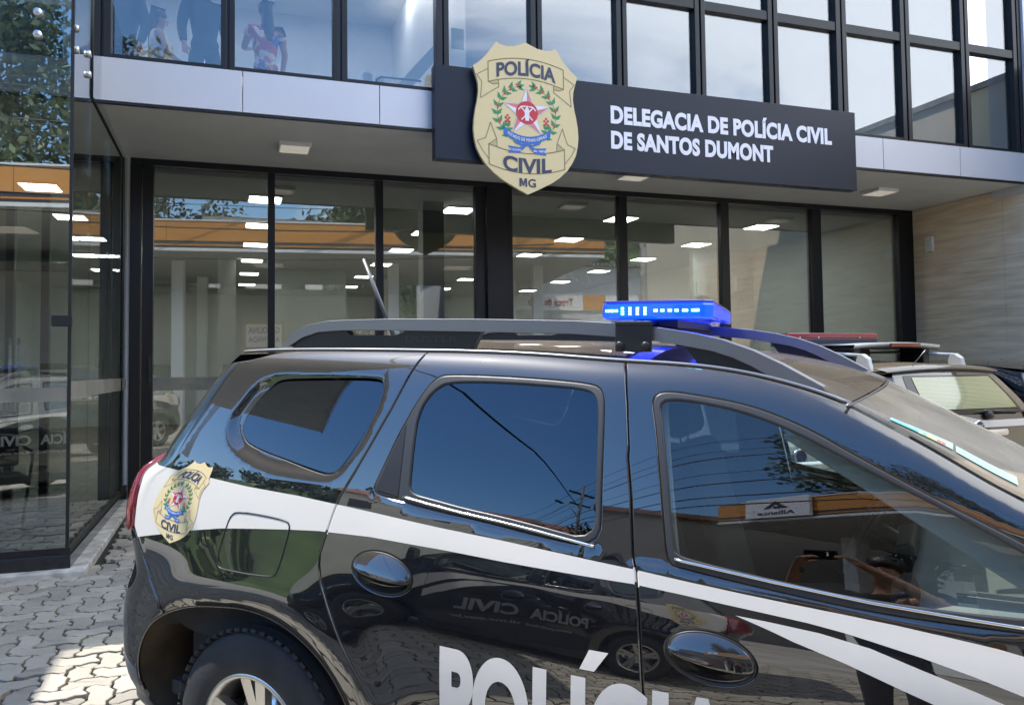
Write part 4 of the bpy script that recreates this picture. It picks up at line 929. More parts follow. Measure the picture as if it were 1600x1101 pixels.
    gridsurf('rear_apron',lambda v,u:(lambda z:(float(S(-.78,z)[0])-.02*(1-abs(v)**2.2),v*float(S(-.78,z)[1]),z))(.24+.28*u),np.linspace(-1,1,31),np.linspace(0,1,10),M['grey_plastic'],C)
    mb=MB(); mb.box(-.36,-.26,-.50,.50,1.578,1.592); mb.build('rear_spoiler',M['paint'],C,bevel=.006)
    # gap filler behind the shut lines
    for s in (-1,1):
        for pth in (RR,BLt,[(2.13,1.26),(2.18,1.13),(2.207,1.0),(2.207,.85),(2.19,.65),(2.15,.335)],bs):
            q=np.array(pth); P=S3(q[:,0],q[:,1],s)-N3(q[:,0],q[:,1],s)*.017; mb=MB(); mb.tube(P.tolist(),.009,6); mb.build('gap_rubber',M['black'],C)
    # roof rails
    for s in (-1,1):
        r=thing0('roof_rail',C)
        fn=lambda a,b,h:(a,s*(.567+h),b)
        mb=MB(); mb.prism(RAIL_BAR,fn,.046); mb.build('rail_bar',M['rail'],r,bevel=.017,segs=4)
        mb=MB(); mb.prism(RAIL_WEB,lambda a,b,h:(a,s*(.578+h),b),.026); mb.build('rail_foot',M['black'],r,bevel=.003)
        mb=MB(); mb.prism(RAIL_WEB2,lambda a,b,h:(a,s*(.578+h),b),.026); mb.build('rail_foot',M['black'],r,bevel=.003)
        mb=MB(); v,f=fit_text('DUSTER',.020,.20,.01,'LEFT'); add_flat(mb,v,f,lambda a,b,h:((a+.40) if s<0 else (.60-a),s*.6055,b+1.640),0,None,0); mb.build('rail_lettering',mat('moulded lettering',(.03,.032,.036),.3),r,recalc=False)
    # light bar
    lb=thing0('light_bar',C)
    plan=[(1.083,-.585),(1.10,-.612),(1.38,-.612),(1.402,-.585),(1.165,.60),(1.14,.62),(.88,.62),(.862,.59)]
    mb=MB(); mb.prism(plan,lambda a,b,h:(a,b,1.709+h),.044); mb.build('blue_lens',M['lens_blue'],lb,bevel=.006,segs=2)
    pl2=[(a,b) for a,b in plan]; mb=MB(); mb.prism(pl2,lambda a,b,h:(a,b,1.7535+h),.007); mb.build('top_cover',mat('blue top cover',(.02,.02,.30),.15,coat=1),lb,bevel=.003)
    mb=MB(); mb.prism([(1.17,-.57),(1.30,-.57),(1.09,.57),(.96,.57)],lambda a,b,h:(a,b,1.685+h),.023); mb.build('base_tray',M['black'],lb,bevel=.004)
    for k in range(4):
        for dz in (-.008,.0,.008): mb=MB(); x=1.150+k*.022; mb.box(x,x+.006,-.6155,-.611,1.729+dz,1.7335+dz); mb.build('diode',M['led_cyan'],lb)
    for x,wd in ((1.102,.006),(1.110,.006),(1.118,.006),(1.122,.006),(1.132,.006),(1.245,.009),(1.264,.009),(1.285,.009),(1.304,.009),(1.325,.014),(1.35,.02)):
        mb=MB(); mb.box(x,x+wd,-.6145,-.611,1.7295,1.7355); mb.build('diode',M['led_cyan'],lb)
    for s in (-1,1):
        k=0 if s<0 else -.21
        mb=MB(); mb.box(1.136+k,1.243+k,s*.575,s*.630,1.690,1.704); mb.box(1.136+k,1.243+k,s*.620,s*.628,1.618,1.692); mb.build('mount_bracket',M['black'],lb,bevel=.004)
        for bx_ in (1.152,1.227): mb=MB(); mb.lathe([(0,.012),(.006,.012),(.008,.008),(.008,0)],(bx_+k,s*.628,1.635),(0,s,0),12); mb.build('bolt',M['black'],lb)
    # aerial
    mb=MB(); mb.tube([(-.10,0,1.60),(-.10,0,1.655)],[.022,.016],12); mb.tube([(-.10,0,1.65),(-.266,0,1.985)],[.010,.0075],8); mb.build('aerial',mat('worn aerial rod',(.10,.10,.105),.35),C)
    # stickers on the windscreen
    sk=[mat('sticker white',(.27,.47,.40),.5),mat('sticker cyan',(.03,.32,.42),.5),mat('sticker red',(.55,.06,.06),.5),mat('sticker yellow',(.65,.6,.1),.5),mat('sticker green',(.1,.4,.12),.5),mat('sticker ink',(.25,.33,.3),.5)]
    def wsp(x,y,e=.004): return (x,y,float(ztop(x,y))+e)
    for (x0,x1,ya0,yb0,ya1,yb1),nm in (((1.833,1.968,-.553,-.588,-.482,-.555),'a'),((1.974,2.10,-.492,-.56,-.494,-.568),'b')):
        def sp(u,v,e): x=x0+(x1-x0)*u; return wsp(x,ya0+(ya1-ya0)*u+((yb0-ya0)+(yb1-yb0-ya1+ya0)*u)*v,e)
        def quad(mb,u0,u1,v0,v1,e,mi):
            mb.mi(mi); n=6
            for i in range(n):
                a=u0+(u1-u0)*i/n;b=u0+(u1-u0)*(i+1)/n; mb.add([sp(a,v1,e),sp(b,v1,e),sp(b,v0,e),sp(a,v0,e)],[(0,1,2,3)])
        mb=MB(); quad(mb,0,1,0,1,.003,0)
        if nm=='a':
            quad(mb,0,.45,.55,1,.0036,1)
            for i,m_ in enumerate((4,3,3,2,2)): quad(mb,.52+.075*i,.585+.075*i,.55,.95,.0036,m_)
            for i in range(3): quad(mb,.06+.3*i,.28+.3*i,.15,.28,.0036,5)
        else:
            for i in range(7): quad(mb,.1+.11*i,.17+.11*i,.3,.42,.0036,5); quad(mb,.1+.11*i,.15+.11*i,.6,.72,.0036,5)
        mb.build('windscreen_sticker',sk,C,recalc=False)
    # wheels
    for x in (0.,2.676):
        for s in (-1,1):
            W=thing0('wheel',C)
            cx_=(x,s*.79,.355)
            mb=MB(); rr=.355; mb.lathe([(-.10,.21),(-.105,.23),(-.103,.29),(-.09,.335),(-.06,.352),(0,.356),(.055,.352),(.082,.338),(.093,.315),(.10,.285),(.104,.25),(.100,.228),(.092,.218),(.088,.212)],cx_,(0,s,0),72)
            for g in (-.035,-.012,.012,.035): mb.lathe([(g-.003,.3565),(g-.003,.350),(g+.003,.350),(g+.003,.3565)],cx_,(0,s,0),72)
            n=60
            for k in range(n):
                t=2*PI*k/n
                for (a0,a1,r0,r1) in ((.058,.085,.3555,.3375),(-.085,-.058,.3375,.3555)):
                    c=Vector(cx_)+Vector((math.cos(t),0,math.sin(t)))*((r0+r1)/2+.002)+Vector((0,s*(a0+a1)/2,0))
                    Mx=Matrix(((-math.sin(t),0,math.cos(t)),(0,1,0),(math.cos(t),0,math.sin(t)))).transposed()
                    mb.obox(c,(.022,.030,.010),Mx@Matrix.Rotation(s*math.atan2(r0-r1,a1-a0)*(1 if a0>0 else 1),3,'X'))
            mb.build('tyre',M['tyre'],W)
            mb=MB(); mb.lathe([(.090,.222),(.096,.218),(.094,.205),(.06,.196),(-.08,.19)],cx_,(0,s,0),64); mb.lathe([(.055,0),(.06,.035),(.05,.055),(.02,.06)],cx_,(0,s,0),32)
            for k in range(5):
                for dt in (-.16,.16):
                    t=2*PI*k/5+.3+dt; d=Vector((math.cos(t),0,math.sin(t)));q=Vector((-math.sin(t),0,math.cos(t)));c=Vector(cx_)
                    a=Vector((0,s,0))
                    p=[c+d*.04+q*.018+a*.055,c+d*.04-q*.018+a*.055,c+d*.202-q*.022+a*.088,c+d*.202+q*.022+a*.088]
                    mb.add(p+[x_-a*.03 for x_ in p],[(0,1,2,3),(7,6,5,4),(0,4,5,1),(1,5,6,2),(2,6,7,3),(3,7,4,0)])
            mb.build('rim',M['alloy'],W)
            mb=MB(); mb.lathe([(-.02,.15),(-.01,.15),(-.01,.0)],cx_,(0,s,0),40); mb.build('brake_disc',M['steel'],W)
            # liner
            us=np.linspace(R(-12),R(192),40)
            gridsurf('wheel_liner',lambda t,v:(lambda r_:(lambda q:(float(q[0]),s*(.45+v*(float(q[1])-.470)),.36+r_*math.sin(t)))(S(x+r_*math.cos(t)*(1 if x<1 else -1),max(.26,.36+r_*math.sin(t)))))(float(RIN(min(max(t,0),PI)))+.006),us,np.linspace(0,1,5),M['mud'],C,flip=(s<0))
            gridsurf('wheel_liner',lambda t,v:(x+.47*v*math.cos(t),s*.45,.36+.47*v*math.sin(t)),us,[.0,.5,1],M['mud'],C)
    # under body and cabin
    mb=MB(); mb.box(.55,2.10,-.80,.80,.28,.36); mb.box(-.7,3.3,-.45,.45,.28,.42); mb.build('underbody',M['black'],C)
    for s in (-1,1):
        q=[(.50,.34),(2.2,.34),(2.2,1.06),(1.35,1.08),(.50,1.15)]
        panel('door_lining',q,M['cloth'],s,C,off=-.055,grid=.06)
        panel('pillar_lining',[(1.17,1.05),(1.39,1.05),(1.30,1.55),(1.145,1.55)],M['trim_int'],s,C,off=-.05,grid=.06)
        panel('luggage_lining',[(-.40,.60),(.55,.60),(.48,1.23),(-.32,1.25)],M['cloth'],s,C,off=-.06,grid=.06)
        panel('screen_pillar_lining',[(1.62,1.50),(2.25,1.14),(2.20,1.07),(2.10,1.13),(1.60,1.43)],M['trim_int'],s,C,off=-.045,grid=.06)
    gridsurf('headliner',lambda v,u:(lambda x:(x,v*(float(yd(x))-.05),float(ztop(x,v*.5))-.05))(-.28+1.98*u),np.linspace(-1,1,9),np.linspace(0,1,20),M['trim_int'],C)
    mb=MB(); mb.box(-.5,2.2,-.78,.78,.37,.42); mb.build('cabin_floor',M['cloth'],C)
    mb=MB(); mb.box(-.45,.05,-.74,.74,.45,.98); mb.build('parcel_shelf',M['cloth'],C,bevel=.02)
    def seat(x,y,wd,nm):
        t=thing0(nm,C)
        mb=MB(); mb.obox((x+.25,y,.62),(.50,wd,.16),Matrix.Rotation(R(-8),3,'Y')); mb.build('seat_cushion',M['cloth'],t,bevel=.05,segs=3)
        mb=MB(); mb.obox((x-.06,y,.95),(.14,wd*.96,.62),Matrix.Rotation(R(-16),3,'Y')); mb.build('backrest',M['cloth'],t,bevel=.05,segs=3)
        for k in ((0,) if wd<.7 else (-.42,.42)):
            mb=MB(); mb.obox((x-.165,y+k,1.355),(.10,.27,.17),Matrix.Rotation(R(-14),3,'Y')); mb.build('headrest',M['cloth'],t,bevel=.04,segs=3)
            mb=MB(); mb.tube([(x-.15,y+k-.05,1.2),(x-.16,y+k-.05,1.3)],.006); mb.tube([(x-.15,y+k+.05,1.2),(x-.16,y+k+.05,1.3)],.006); mb.build('headrest_post',M['steel'],t)
    seat(1.20,-.36,.50,'front_seat'); seat(1.20,.36,.50,'front_seat'); seat(.30,0,1.30,'rear_seat')
    # dashboard, wheel, mirror
    def dash(v,u):
        pr=[(1.86,.70),(1.84,.92),(1.88,1.03),(1.97,1.065),(2.15,1.075),(2.36,1.09)]
        t=u*(len(pr)-1);i=min(int(t),len(pr)-2);k=t-i;return (pr[i][0]*(1-k)+pr[i+1][0]*k,v*.74,pr[i][1]*(1-k)+pr[i+1][1]*k+.02*math.exp(-((v-.5)/.25)**2)*min(u*2,1))
    gridsurf('dashboard',dash,np.linspace(-1,1,25),np.linspace(0,1,26),M['trim_int'],C)
    mb=MB(); mb.obox((1.88,-.60,1.02),(.05,.17,.12),Matrix.Rotation(R(-20),3,'Y')); mb.obox((1.88,.62,1.02),(.05,.17,.12),Matrix.Rotation(R(-20),3,'Y')); mb.obox((1.87,0,.98),(.05,.30,.17),Matrix.Rotation(R(-20),3,'Y')); mb.build('air_vent',M['black'],C,bevel=.01)
    ax=Vector((-.9,0,.43)).normalized(); c=Vector((1.70,.37,1.00)); u=Vector((0,1,0)); v_=ax.cross(u)
    mb=MB(); mb.tube([c+(u*math.cos(t)+v_*math.sin(t))*.185 for t in np.linspace(0,2*PI,41)],.016,10); 
    for t in (0,PI,-PI/2): mb.tube([c,c+(u*math.cos(t)+v_*math.sin(t))*.18],.018,6)
    mb.lathe([(-.03,.0),(-.03,.07),(.02,.07),(.03,.0)],c,ax,20); mb.tube([c,c-ax*.25],.03,8); mb.build('steering_wheel',M['black'],C)
    mb=MB(); mb.obox((1.80,0,1.40),(.03,.24,.065),Matrix.Rotation(R(15),3,'Y')); mb.build('inside_mirror',M['black'],C,bevel=.012)
    for s in (-1,1):
        mb=MB(); mb.obox((1.79,s*.40,1.425),(.17,.36,.014),Matrix.Rotation(R(33),3,'Y')); mb.build('sun_visor',M['trim_int'],C,bevel=.006)
        t=thing0('door_mirror',C)
        mb=MB(); mb.obox((2.30,s*.985,1.17),(.12,.19,.15),Matrix.Rotation(s*R(8),3,'Z')); mb.build('mirror_shell',M['paint'],t,bevel=.04,segs=3)
        mb=MB(); mb.tube([(2.27,s*.84,1.10),(2.28,s*.92,1.12)],.03,8); mb.build('mirror_arm',M['black'],t)
        mb=MB(); mb.obox((2.235,s*.985,1.17),(.006,.16,.12),Matrix.Rotation(s*R(8),3,'Z')); mb.build('mirror_glass',M['steel'],t)
    return C
def thing0(name,parent):
    o=bpy.data.objects.new(name,None); COL.objects.link(o); o.parent=parent; o.empty_display_size=.1; return o
CAR=build_car()
def pose(o,org,az,pitch,roll):
    a,p,r=R(az),R(pitch),R(roll)
    f=Vector((math.sin(a)*math.cos(p),math.cos(a)*math.cos(p),-math.sin(p))); l0=Vector((-f.y,f.x,0)).normalized(); u0=f.cross(l0)
    l=math.cos(r)*l0+math.sin(r)*u0; u=f.cross(l)
    o.matrix_world=Matrix(((f.x,l.x,u.x,org[0]),(f.y,l.y,u.y,org[1]),(f.z,l.z,u.z,org[2]),(0,0,0,1)))
pose(CAR,(.72743,3.37202,.13681),138,2,1.75)
# ------------------------------------------------------------------ other cars
def use_shape(d): globals().update(d)
SH0=dict(WZ=WZ,XC=XC,ZD=ZD,CROWN=CROWN,LEDGE_ON=1)
def hatch_shape():
    use_shape(dict(
    WZ=Spl([.18,.30,.45,.60,.75,.88,.98,1.06,1.12,1.2,1.3,1.38,1.44],[.77,.80,.82,.832,.835,.828,.808,.782,.765,.738,.695,.655,.62]),
    XC=Spl([.2,.35,.5,.7,.9,1.0,1.1,1.2,1.35,1.45,1.6],[-.42,-.55,-.60,-.60,-.61,-.60,-.55,-.47,-.34,-.26,-.15]),LEDGE_ON=0,
    ZD=Spl([-.5,-.2,0,.5,1.0,1.3,1.5,1.7,1.9,2.1,2.3,2.5,2.7,3.0,3.2,3.4],[1.375,1.395,1.412,1.425,1.425,1.41,1.375,1.315,1.23,1.12,1.04,.985,.95,.895,.83,.74]),
    CROWN=lambda x:.040+0*np.asarray(x)))
def build_hatch(name,label,pm,police,rails):
    hatch_shape()
    H=thing(name,label,'car')
    zt=lambda x0,x1,n=24:[(x,float(ZD(x))-.002) for x in np.linspace(x0,x1,n)]
    fw=[(.84,1.05),(1.86,1.03),(1.80,1.10),(1.55,1.28),(1.40,1.345),(.92,1.365)]; rw=[(.02,1.07),(.78,1.05),(.82,1.36),(.10,1.35)]; qw=[(-.46,1.12),(-.04,1.075),(.02,1.345),(-.30,1.325)]
    wins_=[chaikin(ccw(p),2) for p in (fw,rw,qw)]
    for s in (-1,1):
        fa=[(2.52-.40*math.cos(t),.33+.40*math.sin(t)) for t in np.linspace(R(6),R(174),30)]; ra=[(.40*math.cos(t),.33+.40*math.sin(t)) for t in np.linspace(R(6),R(174),30)]
        out=[(3.28,.70),(3.30,.45),(3.25,.26),(2.92,.30)]+fa[::-1]+[(2.11,.26),(.42,.26)]+ra+[(-.42,.28),(-.60,.30),(-.71,.5),(-.71,.9),(-.71,1.06),(-.71,1.2),(-.71,1.34)]+zt(-.30,3.28,40)
        stp=[(-.8,.98),(3.4,.86),(3.4,.72),(-.8,.86)] if police else None
        b=panel('body',out,[pm,M['stripe']],s,H,holes=wins_,grid=.035,step=.025,feats=[(stp,True)] if police else (),cls=(lambda C_:wins(C_,stp).astype(int)) if police else None)
        for p in wins_: panel('window',p,M['glass_dark'],s,b,off=-.006,gap=-.004,lip=.002,depth=.003,grid=.08)
        for (x0,pth) in ((0,[(.80,1.47),(.80,1.05),(.77,.30)]),(1,[(1.92,1.04),(1.93,.7),(1.86,.30)]),(2,[(0.0,1.45),(.02,1.05),(.30,.75),(.43,.35)])):
            q=np.array(resample(pth+pth[::-1][1:-1],.05)); q=np.array([[np.interp(t,np.linspace(0,1,len(pth)),[p[k] for p in pth]) for k in (0,1)] for t in np.linspace(0,1,16)]); P=S3(q[:,0],q[:,1],s); mb=MB(); mb.tube(P.tolist(),.004,6); mb.build('door_gap',M['black'],b)
        for hx,hz in ((1.0,.90),(.16,.93)):
            p=Vector(S3(hx,hz,s).tolist()); mb=MB(); mb.obox(p+Vector((0,s*.02,0)),(.19,.03,.035),Matrix.Identity(3)); mb.build('door_handle',M['black'],b,bevel=.01)
        panel('tail_lamp',[(-.58,.80),(-.80,.78),(-.80,1.06),(-.66,1.08),(-.57,.95)],M['tail'],s,H,off=.008,gap=.003,lip=.006,depth=.012)
        panel('headlamp',[(3.0,.80),(3.25,.74),(3.28,.64),(3.05,.68)],M['clear'],s,H,off=.006)
        panel('sill_cladding',[(.43,.18),(2.10,.18),(2.10,.257),(.43,.257)],M['grey_plastic'],s,H,off=.004,grid=.08)
    gridsurf('roof',lambda v,u:(lambda x:(x,v*float(yd(x)),float(ztop(x,v*float(yd(x))))))(-.40+1.72*u),np.linspace(-1,1,25),np.linspace(0,1,30),pm,H,flip=True)
    gridsurf('windscreen',lambda v,u:(lambda x:(x,v*(float(yd(x))-.03),float(ztop(x,v*float(yd(x))))))(1.33+.80*u),np.linspace(-1,1,21),np.linspace(0,1,16),M['glass_ws'],H,flip=True)
    for s in (-1,1): gridsurf('windscreen_pillar',lambda v,u:(lambda x:(x,s*(float(yd(x))-.035*v),float(ZD(x))))(1.32+.80*u),[0,1],np.linspace(0,1,16),pm,H,flip=(s<0))
    gridsurf('bonnet',lambda v,u:(lambda x:(x,v*float(yd(x)),float(ztop(x,v*float(yd(x))))))(2.13+1.15*u),np.linspace(-1,1,21),np.linspace(0,1,20),pm,H,flip=True)
    def front(v,u): z=.24+.62*u; return (3.28+.10*(1-abs(v)**2.5),v*float(w0(3.28,z)),z)
    gridsurf('front_bumper',front,np.linspace(-1,1,25),np.linspace(0,1,12),pm,H,flip=True)
    def rear(v,u):
        z=.30+(1.40-.30)*u; x,w_=S(-.70,z); return (float(x)-.05*(1-abs(v)**2.2)+(.03*sm(.62,.72,z)-.03),v*float(w_),z)
    gridsurf('tailgate',rear,np.linspace(-1,1,31),np.linspace(0,1,40),pm,H)
    m=bpy.data.materials.new('perforated rear window film'); m.use_nodes=True; n,l=nodes(m); b=n['Principled BSDF']
    t=n.new('ShaderNodeTexCoord'); sp=n.new('ShaderNodeSeparateXYZ'); l.new(t.outputs['Object'],sp.inputs[0])
    wy=mth('SINE',mth('MULTIPLY',sp.outputs[1],500,n,l),None,n,l); wz=mth('SINE',mth('MULTIPLY',sp.outputs[2],620,n,l),None,n,l)
    k=mth('GREATER_THAN',mth('ADD',mth('MULTIPLY',wy,.45,n,l),wz,n,l),.55,n,l)
    mx=n.new('ShaderNodeMix'); mx.data_type='RGBA'; mx.inputs[6].default_value=(.17,.185,.085,1); mx.inputs[7].default_value=(.05,.06,.04,1); l.new(k,mx.inputs[0]); l.new(mx.outputs[2],b.inputs['Base Color']); b.inputs['Roughness'].default_value=.15; b.inputs['Coat Weight'].default_value=1
    wn=gridsurf('rear_window',lambda v,u:tuple(np.array(rear(v*.84-.0,.680+.275*u))+np.array([-.004,0,.002])),np.linspace(-1,1,21),np.linspace(0,1,12),M['gloss_black'] if police else M['glass_dark'],H)
    if police: gridsurf('window_film',lambda v,u:tuple(np.array(rear(-.03+v*.74,.715+.225*u))+np.array([-.008,0,.004])),np.linspace(-1,1,21),np.linspace(0,1,12),m,wn)
    # spoiler lip above the rear window
    mb=MB(); 
    for i in range(12):
        y0=-.60+i*.1;y1=y0+.1
        xa=lambda y:-.50-.05*(1-(y/.62)**2)
        za=lambda y:1.425-.03*(y/.6)**2
        mb.add([(-.36,y0,za(y0)+.018),(-.36,y1,za(y1)+.018),(xa(y1),y1,za(y1)-.012),(xa(y0),y0,za(y0)-.012),(-.36,y0,za(y0)-.02),(-.36,y1,za(y1)-.02),(xa(y1)+.01,y1,za(y1)-.030),(xa(y0)+.01,y0,za(y0)-.030)],[(0,1,2,3),(4,7,6,5),(3,2,6,7)],True)
    mb.build('rear_spoiler',pm,H,recalc=True)
    mb=MB(); mb.tube([tuple(np.array(rear(-.74,.690))+np.array([-.02,0,0])),tuple(np.array(rear(-.12,.690))+np.array([-.025,0,.012]))],.011,8); mb.lathe([(0,.035),(.03,.03),(.035,0)],tuple(np.array(rear(-.18,.672))+np.array([-.01,0,0])),(-1,0,.1),16); mb.build('rear_wiper',M['black'],H)
    mb=MB(); mb.tube([tuple(np.array(rear(-.57,.705))+np.array([-.022,0,0])),tuple(np.array(rear(.0,.70))+np.array([-.03,0,.0]))],.006,6); mb.build('wiper_blade',M['rubber'],H)
    c=np.array(rear(-.0,.595))+np.array([-.006,0,0]); mb=MB(); mb.lathe([(0,.050),(.008,.048),(.010,.040),(.007,.038)],tuple(c),(-1,0,.05),28); e=mb.build('badge_ring',M['steel'],H)
    mb=MB(); mb.lathe([(.004,0),(.005,.039)],tuple(c),(-1,0,.05),28); mb.build('badge_disc',mat('dark badge enamel',(.03,.04,.12),.2),H)
    if police:
        v,f=fit_text('FIAT',.026,.058,.02,'CENTER'); mb=MB(); add_flat(mb,v,f,lambda a,b,h:(c[0]-.008,c[1]-a,c[2]+b-.013),0,None,0); mb.build('badge_lettering',M['bright'],H,recalc=False)
        gridsurf('tail_stripe',lambda v,u:tuple(np.array(rear(v*.98,.585+.05*u))+np.array([-.002,0,0])),np.linspace(-1,1,31),[0,.5,1],M['stripe'],H)
    gridsurf('plate_bar',lambda v,u:tuple(np.array(rear(v*.42,.525+.045*u))+np.array([-.02-.01*math.sin(u*PI),0,0])),np.linspace(-1,1,15),np.linspace(0,1,6),M['steel'],H)
    mb=MB(); p=rear(0,.44); mb.box(p[0]-.02,p[0]-.012,-.2,.2,p[2]-.06,p[2]+.06); mb.build('number_plate',M['offwhite'],H,bevel=.003)
    mb=MB(); mb.tube([(-.36,.22,1.40),(-.55,.24,1.56)],[.004,.002],6); mb.build('aerial',M['steel'],H)
    for x in (0.,2.52):
        for s in (-1,1):
            W=thing0('wheel',H); c_=(x,s*.735,.31)
            mb=MB(); mb.lathe([(-.08,.19),(-.085,.27),(-.06,.30),(0,.31),(.06,.302),(.085,.275),(.088,.21),(.08,.195)],c_,(0,s,0),48); mb.build('tyre',M['tyre'],W)
            mb=MB(); mb.lathe([(.078,.197),(.06,.19),(.03,.06),(.05,.0)],c_,(0,s,0),30); mb.build('rim',M['alloy'],W)
            gridsurf('wheel_liner',lambda t,v:(x+.41*math.cos(t),s*(.40+.36*v),.33+.41*math.sin(t)),np.linspace(R(-10),R(190),30),np.linspace(0,1,4),M['mud'],H)
    mb=MB(); mb.box(-.6,3.2,-.42,.42,.2,.36); mb.build('underbody',M['black'],H)
    mb=MB(); mb.box(-.5,2.1,-.66,.66,.36,.80); mb.obox((.15,0,1.05),(.14,1.2,.6),Matrix.Rotation(R(-14),3,'Y')); mb.build('cabin_lining',M['cloth'],H,bevel=.03)
    for y in (-.34,.34): mb=MB(); mb.obox((.95,y,1.02),(.14,.48,.7),Matrix.Rotation(R(-14),3,'Y')); mb.build('front_seat',M['cloth'],H,bevel=.05)
    if rails:
        sil=mat('silver rack paint',(.42,.43,.44),.32,.5)
        for s in (-1,1):
            r=thing0('roof_rail',H); zz=lambda x:float(ztop(x,.50))
            for x0,x1 in ((-.26,-.10),(1.02,1.18)):
                mb=MB(); mb.prism([(x0,zz(x0)-.01),(x1,zz(x1)-.01),(x1+.0,zz(x1)+.06),(x1-.03,zz(x1)+.115),(x0+.09,zz(x0)+.125),(x0+.03,zz(x0)+.09)],lambda a,b,h:(a,s*(.49+h),b),.05); mb.build('rail_foot',sil,r,bevel=.008)
            mb=MB(); mb.tube([(-.14,s*.515,zz(-.1)+.10),(.4,s*.515,zz(.4)+.105),(1.06,s*.515,zz(1.0)+.10)],.014,8); mb.build('rail_bar',sil,r)
        f=thing0('roof_fairing',H)
        P=[]
        for k,y in enumerate(np.linspace(-.58,.40,13)):
            t=(y+.08)/.44; P.append((y,1.632-.020*t*t))
        mb=MB()
        for (y0,z0),(y1,z1) in zip(P,P[1:]):
            mb.add([(.80,y0,z0-.006),(.80,y1,z1-.006),(.06,y1,z1),(.06,y0,z0),(.80,y0,z0-.045),(.80,y1,z1-.045),(.08,y1,z1-.040),(.08,y0,z0-.040)],[(0,1,2,3),(4,7,6,5),(3,2,6,7),(0,4,5,1)],True)
        mb.build('fairing_top',sil,f)
        mb=MB(); mb.box(.050,.075,-.34,.0,1.588,1.622); mb.build('brake_lamp',M['tail'],f,bevel=.004)
        for y0,y1 in ((-.52,-.44),(.28,.36)): mb=MB(); mb.box(.12,.40,y0,y1,1.4,1.60); mb.build('fairing_leg',M['black'],f,bevel=.01)
        b=thing0('light_bar',H)
        mb=MB(); mb.prism([(.78,-.55),(1.04,-.55),(1.04,.55),(.78,.55)],lambda a,b_,h:(a,b_,1.675+h),.055); mb.build('red_lens',mat('dark red lens',(.30,.006,.022),.12,coat=1,var=.1),b,bevel=.015,segs=3)
        mb=MB(); mb.box(.80,1.02,-.10,.10,1.673,1.733); mb.build('centre_block',M['black'],b,bevel=.006)
        mb=MB(); mb.box(.76,1.06,-.53,.53,1.60,1.675); mb.build('base_tray',mat('navy tray',(.02,.03,.06),.4),b,bevel=.008)
        mb=MB(); mb.box(.84,.96,-.5,.5,1.40,1.60); mb.build('mount_bracket',M['black'],b)
        for y in (-.32,.18,.40): mb=MB(); mb.lathe([(0,.008),(.006,.006),(.006,0)],(.779,y,1.685),(-1,0,0),10); mb.build('screw',M['steel'],b)
    use_shape(SH0); return H
black2=paint('dusty black paint',(.004,.004,.005),.34); white2=paint('white car paint',(.66,.66,.64),.15); black3=paint('black paint of the far car',(.006,.006,.008),.2)
FI=build_hatch('police_estate_car','dusty black police estate with red roof light and silver roof rack, seen from behind at the right','x',True,True) if False else build_hatch('police_estate_car','dusty black estate with red roof light and silver rack, seen from behind',black2,True,True)
pose(FI,(5.60,5.66,zg(5.2,5.7)+.012),0,-1.2,0)
WH=build_hatch('white_hatchback','white hatchback seen only through the windows of the nearest police car',white2,False,False)
pose(WH,(3.12,4.72,zg(3,4.7)),0,-1.2,0)
BK=build_hatch('black_hatchback','black car in the shade at the right edge, beyond the dusty estate',black3,False,False)
pose(BK,(7.75,6.05,zg(7,6.1)),0,-1.0,0)
# second police car: opposite the first, nose to the building, behind the camera
C2=copy_tree(CAR); tag(C2,'second black police car behind the photographer, seen only in reflections','car')
pose(C2,(-2.15,-.42,zg(-2.1,-.4)),318,-2,-1.75)

lu=mat('unlit blue lens',(.015,.03,.16),.12,coat=1); ld=mat('unlit diode',(.10,.13,.2),.3)
dl=mat('dull lettering film',(.30,.29,.28),.5)
def plain_lettering():
    ds=[o for o in C2.children if o.name.startswith(('rear_door','front_door'))]
    rd=[o for o in ds if o.name.startswith('rear_door')]; fd=[o for o in ds if o.name.startswith('front_door')]
    for d in ds:
        for ch in list(d.children):
            if ch.name.startswith('lettering'): bpy.data.objects.remove(ch)
    def side(par,s): 
        # the right hand door has negative y vertices
        return [o for o in par if (o.data.vertices[0].co.y<0)==(s<0)][0]
    for par,t,x0,wd,h,z0 in ((rd,'POLÍCIA',.56,.72,.125,.70),(fd,'CIVIL',1.40,.50,.125,.70),(rd,'www.policiaci',.75,.56,.045,.58),(fd,'vil.mg.gov.br',1.36,.56,.045,.58)):
        v,f=fit_text(t,h,wd,.05,'LEFT'); mb=MB(); add_flat(mb,v,f,lambda a,b,h_:tuple(S3(x0+a,z0+b,-1)+N3(x0+a,z0+b,-1)*.0015),0,.05,0); mb.build('lettering',dl,side(par,-1),recalc=False)
plain_lettering()
def unlit(o):
    for ch in o.children:
        for sl in ch.material_slots:
            if sl.material in (M['lens_blue'],M['led_cyan']):
                n_=lu if sl.material==M['lens_blue'] else ld; sl.link='OBJECT'; sl.material=n_
        unlit(ch)
unlit(C2)
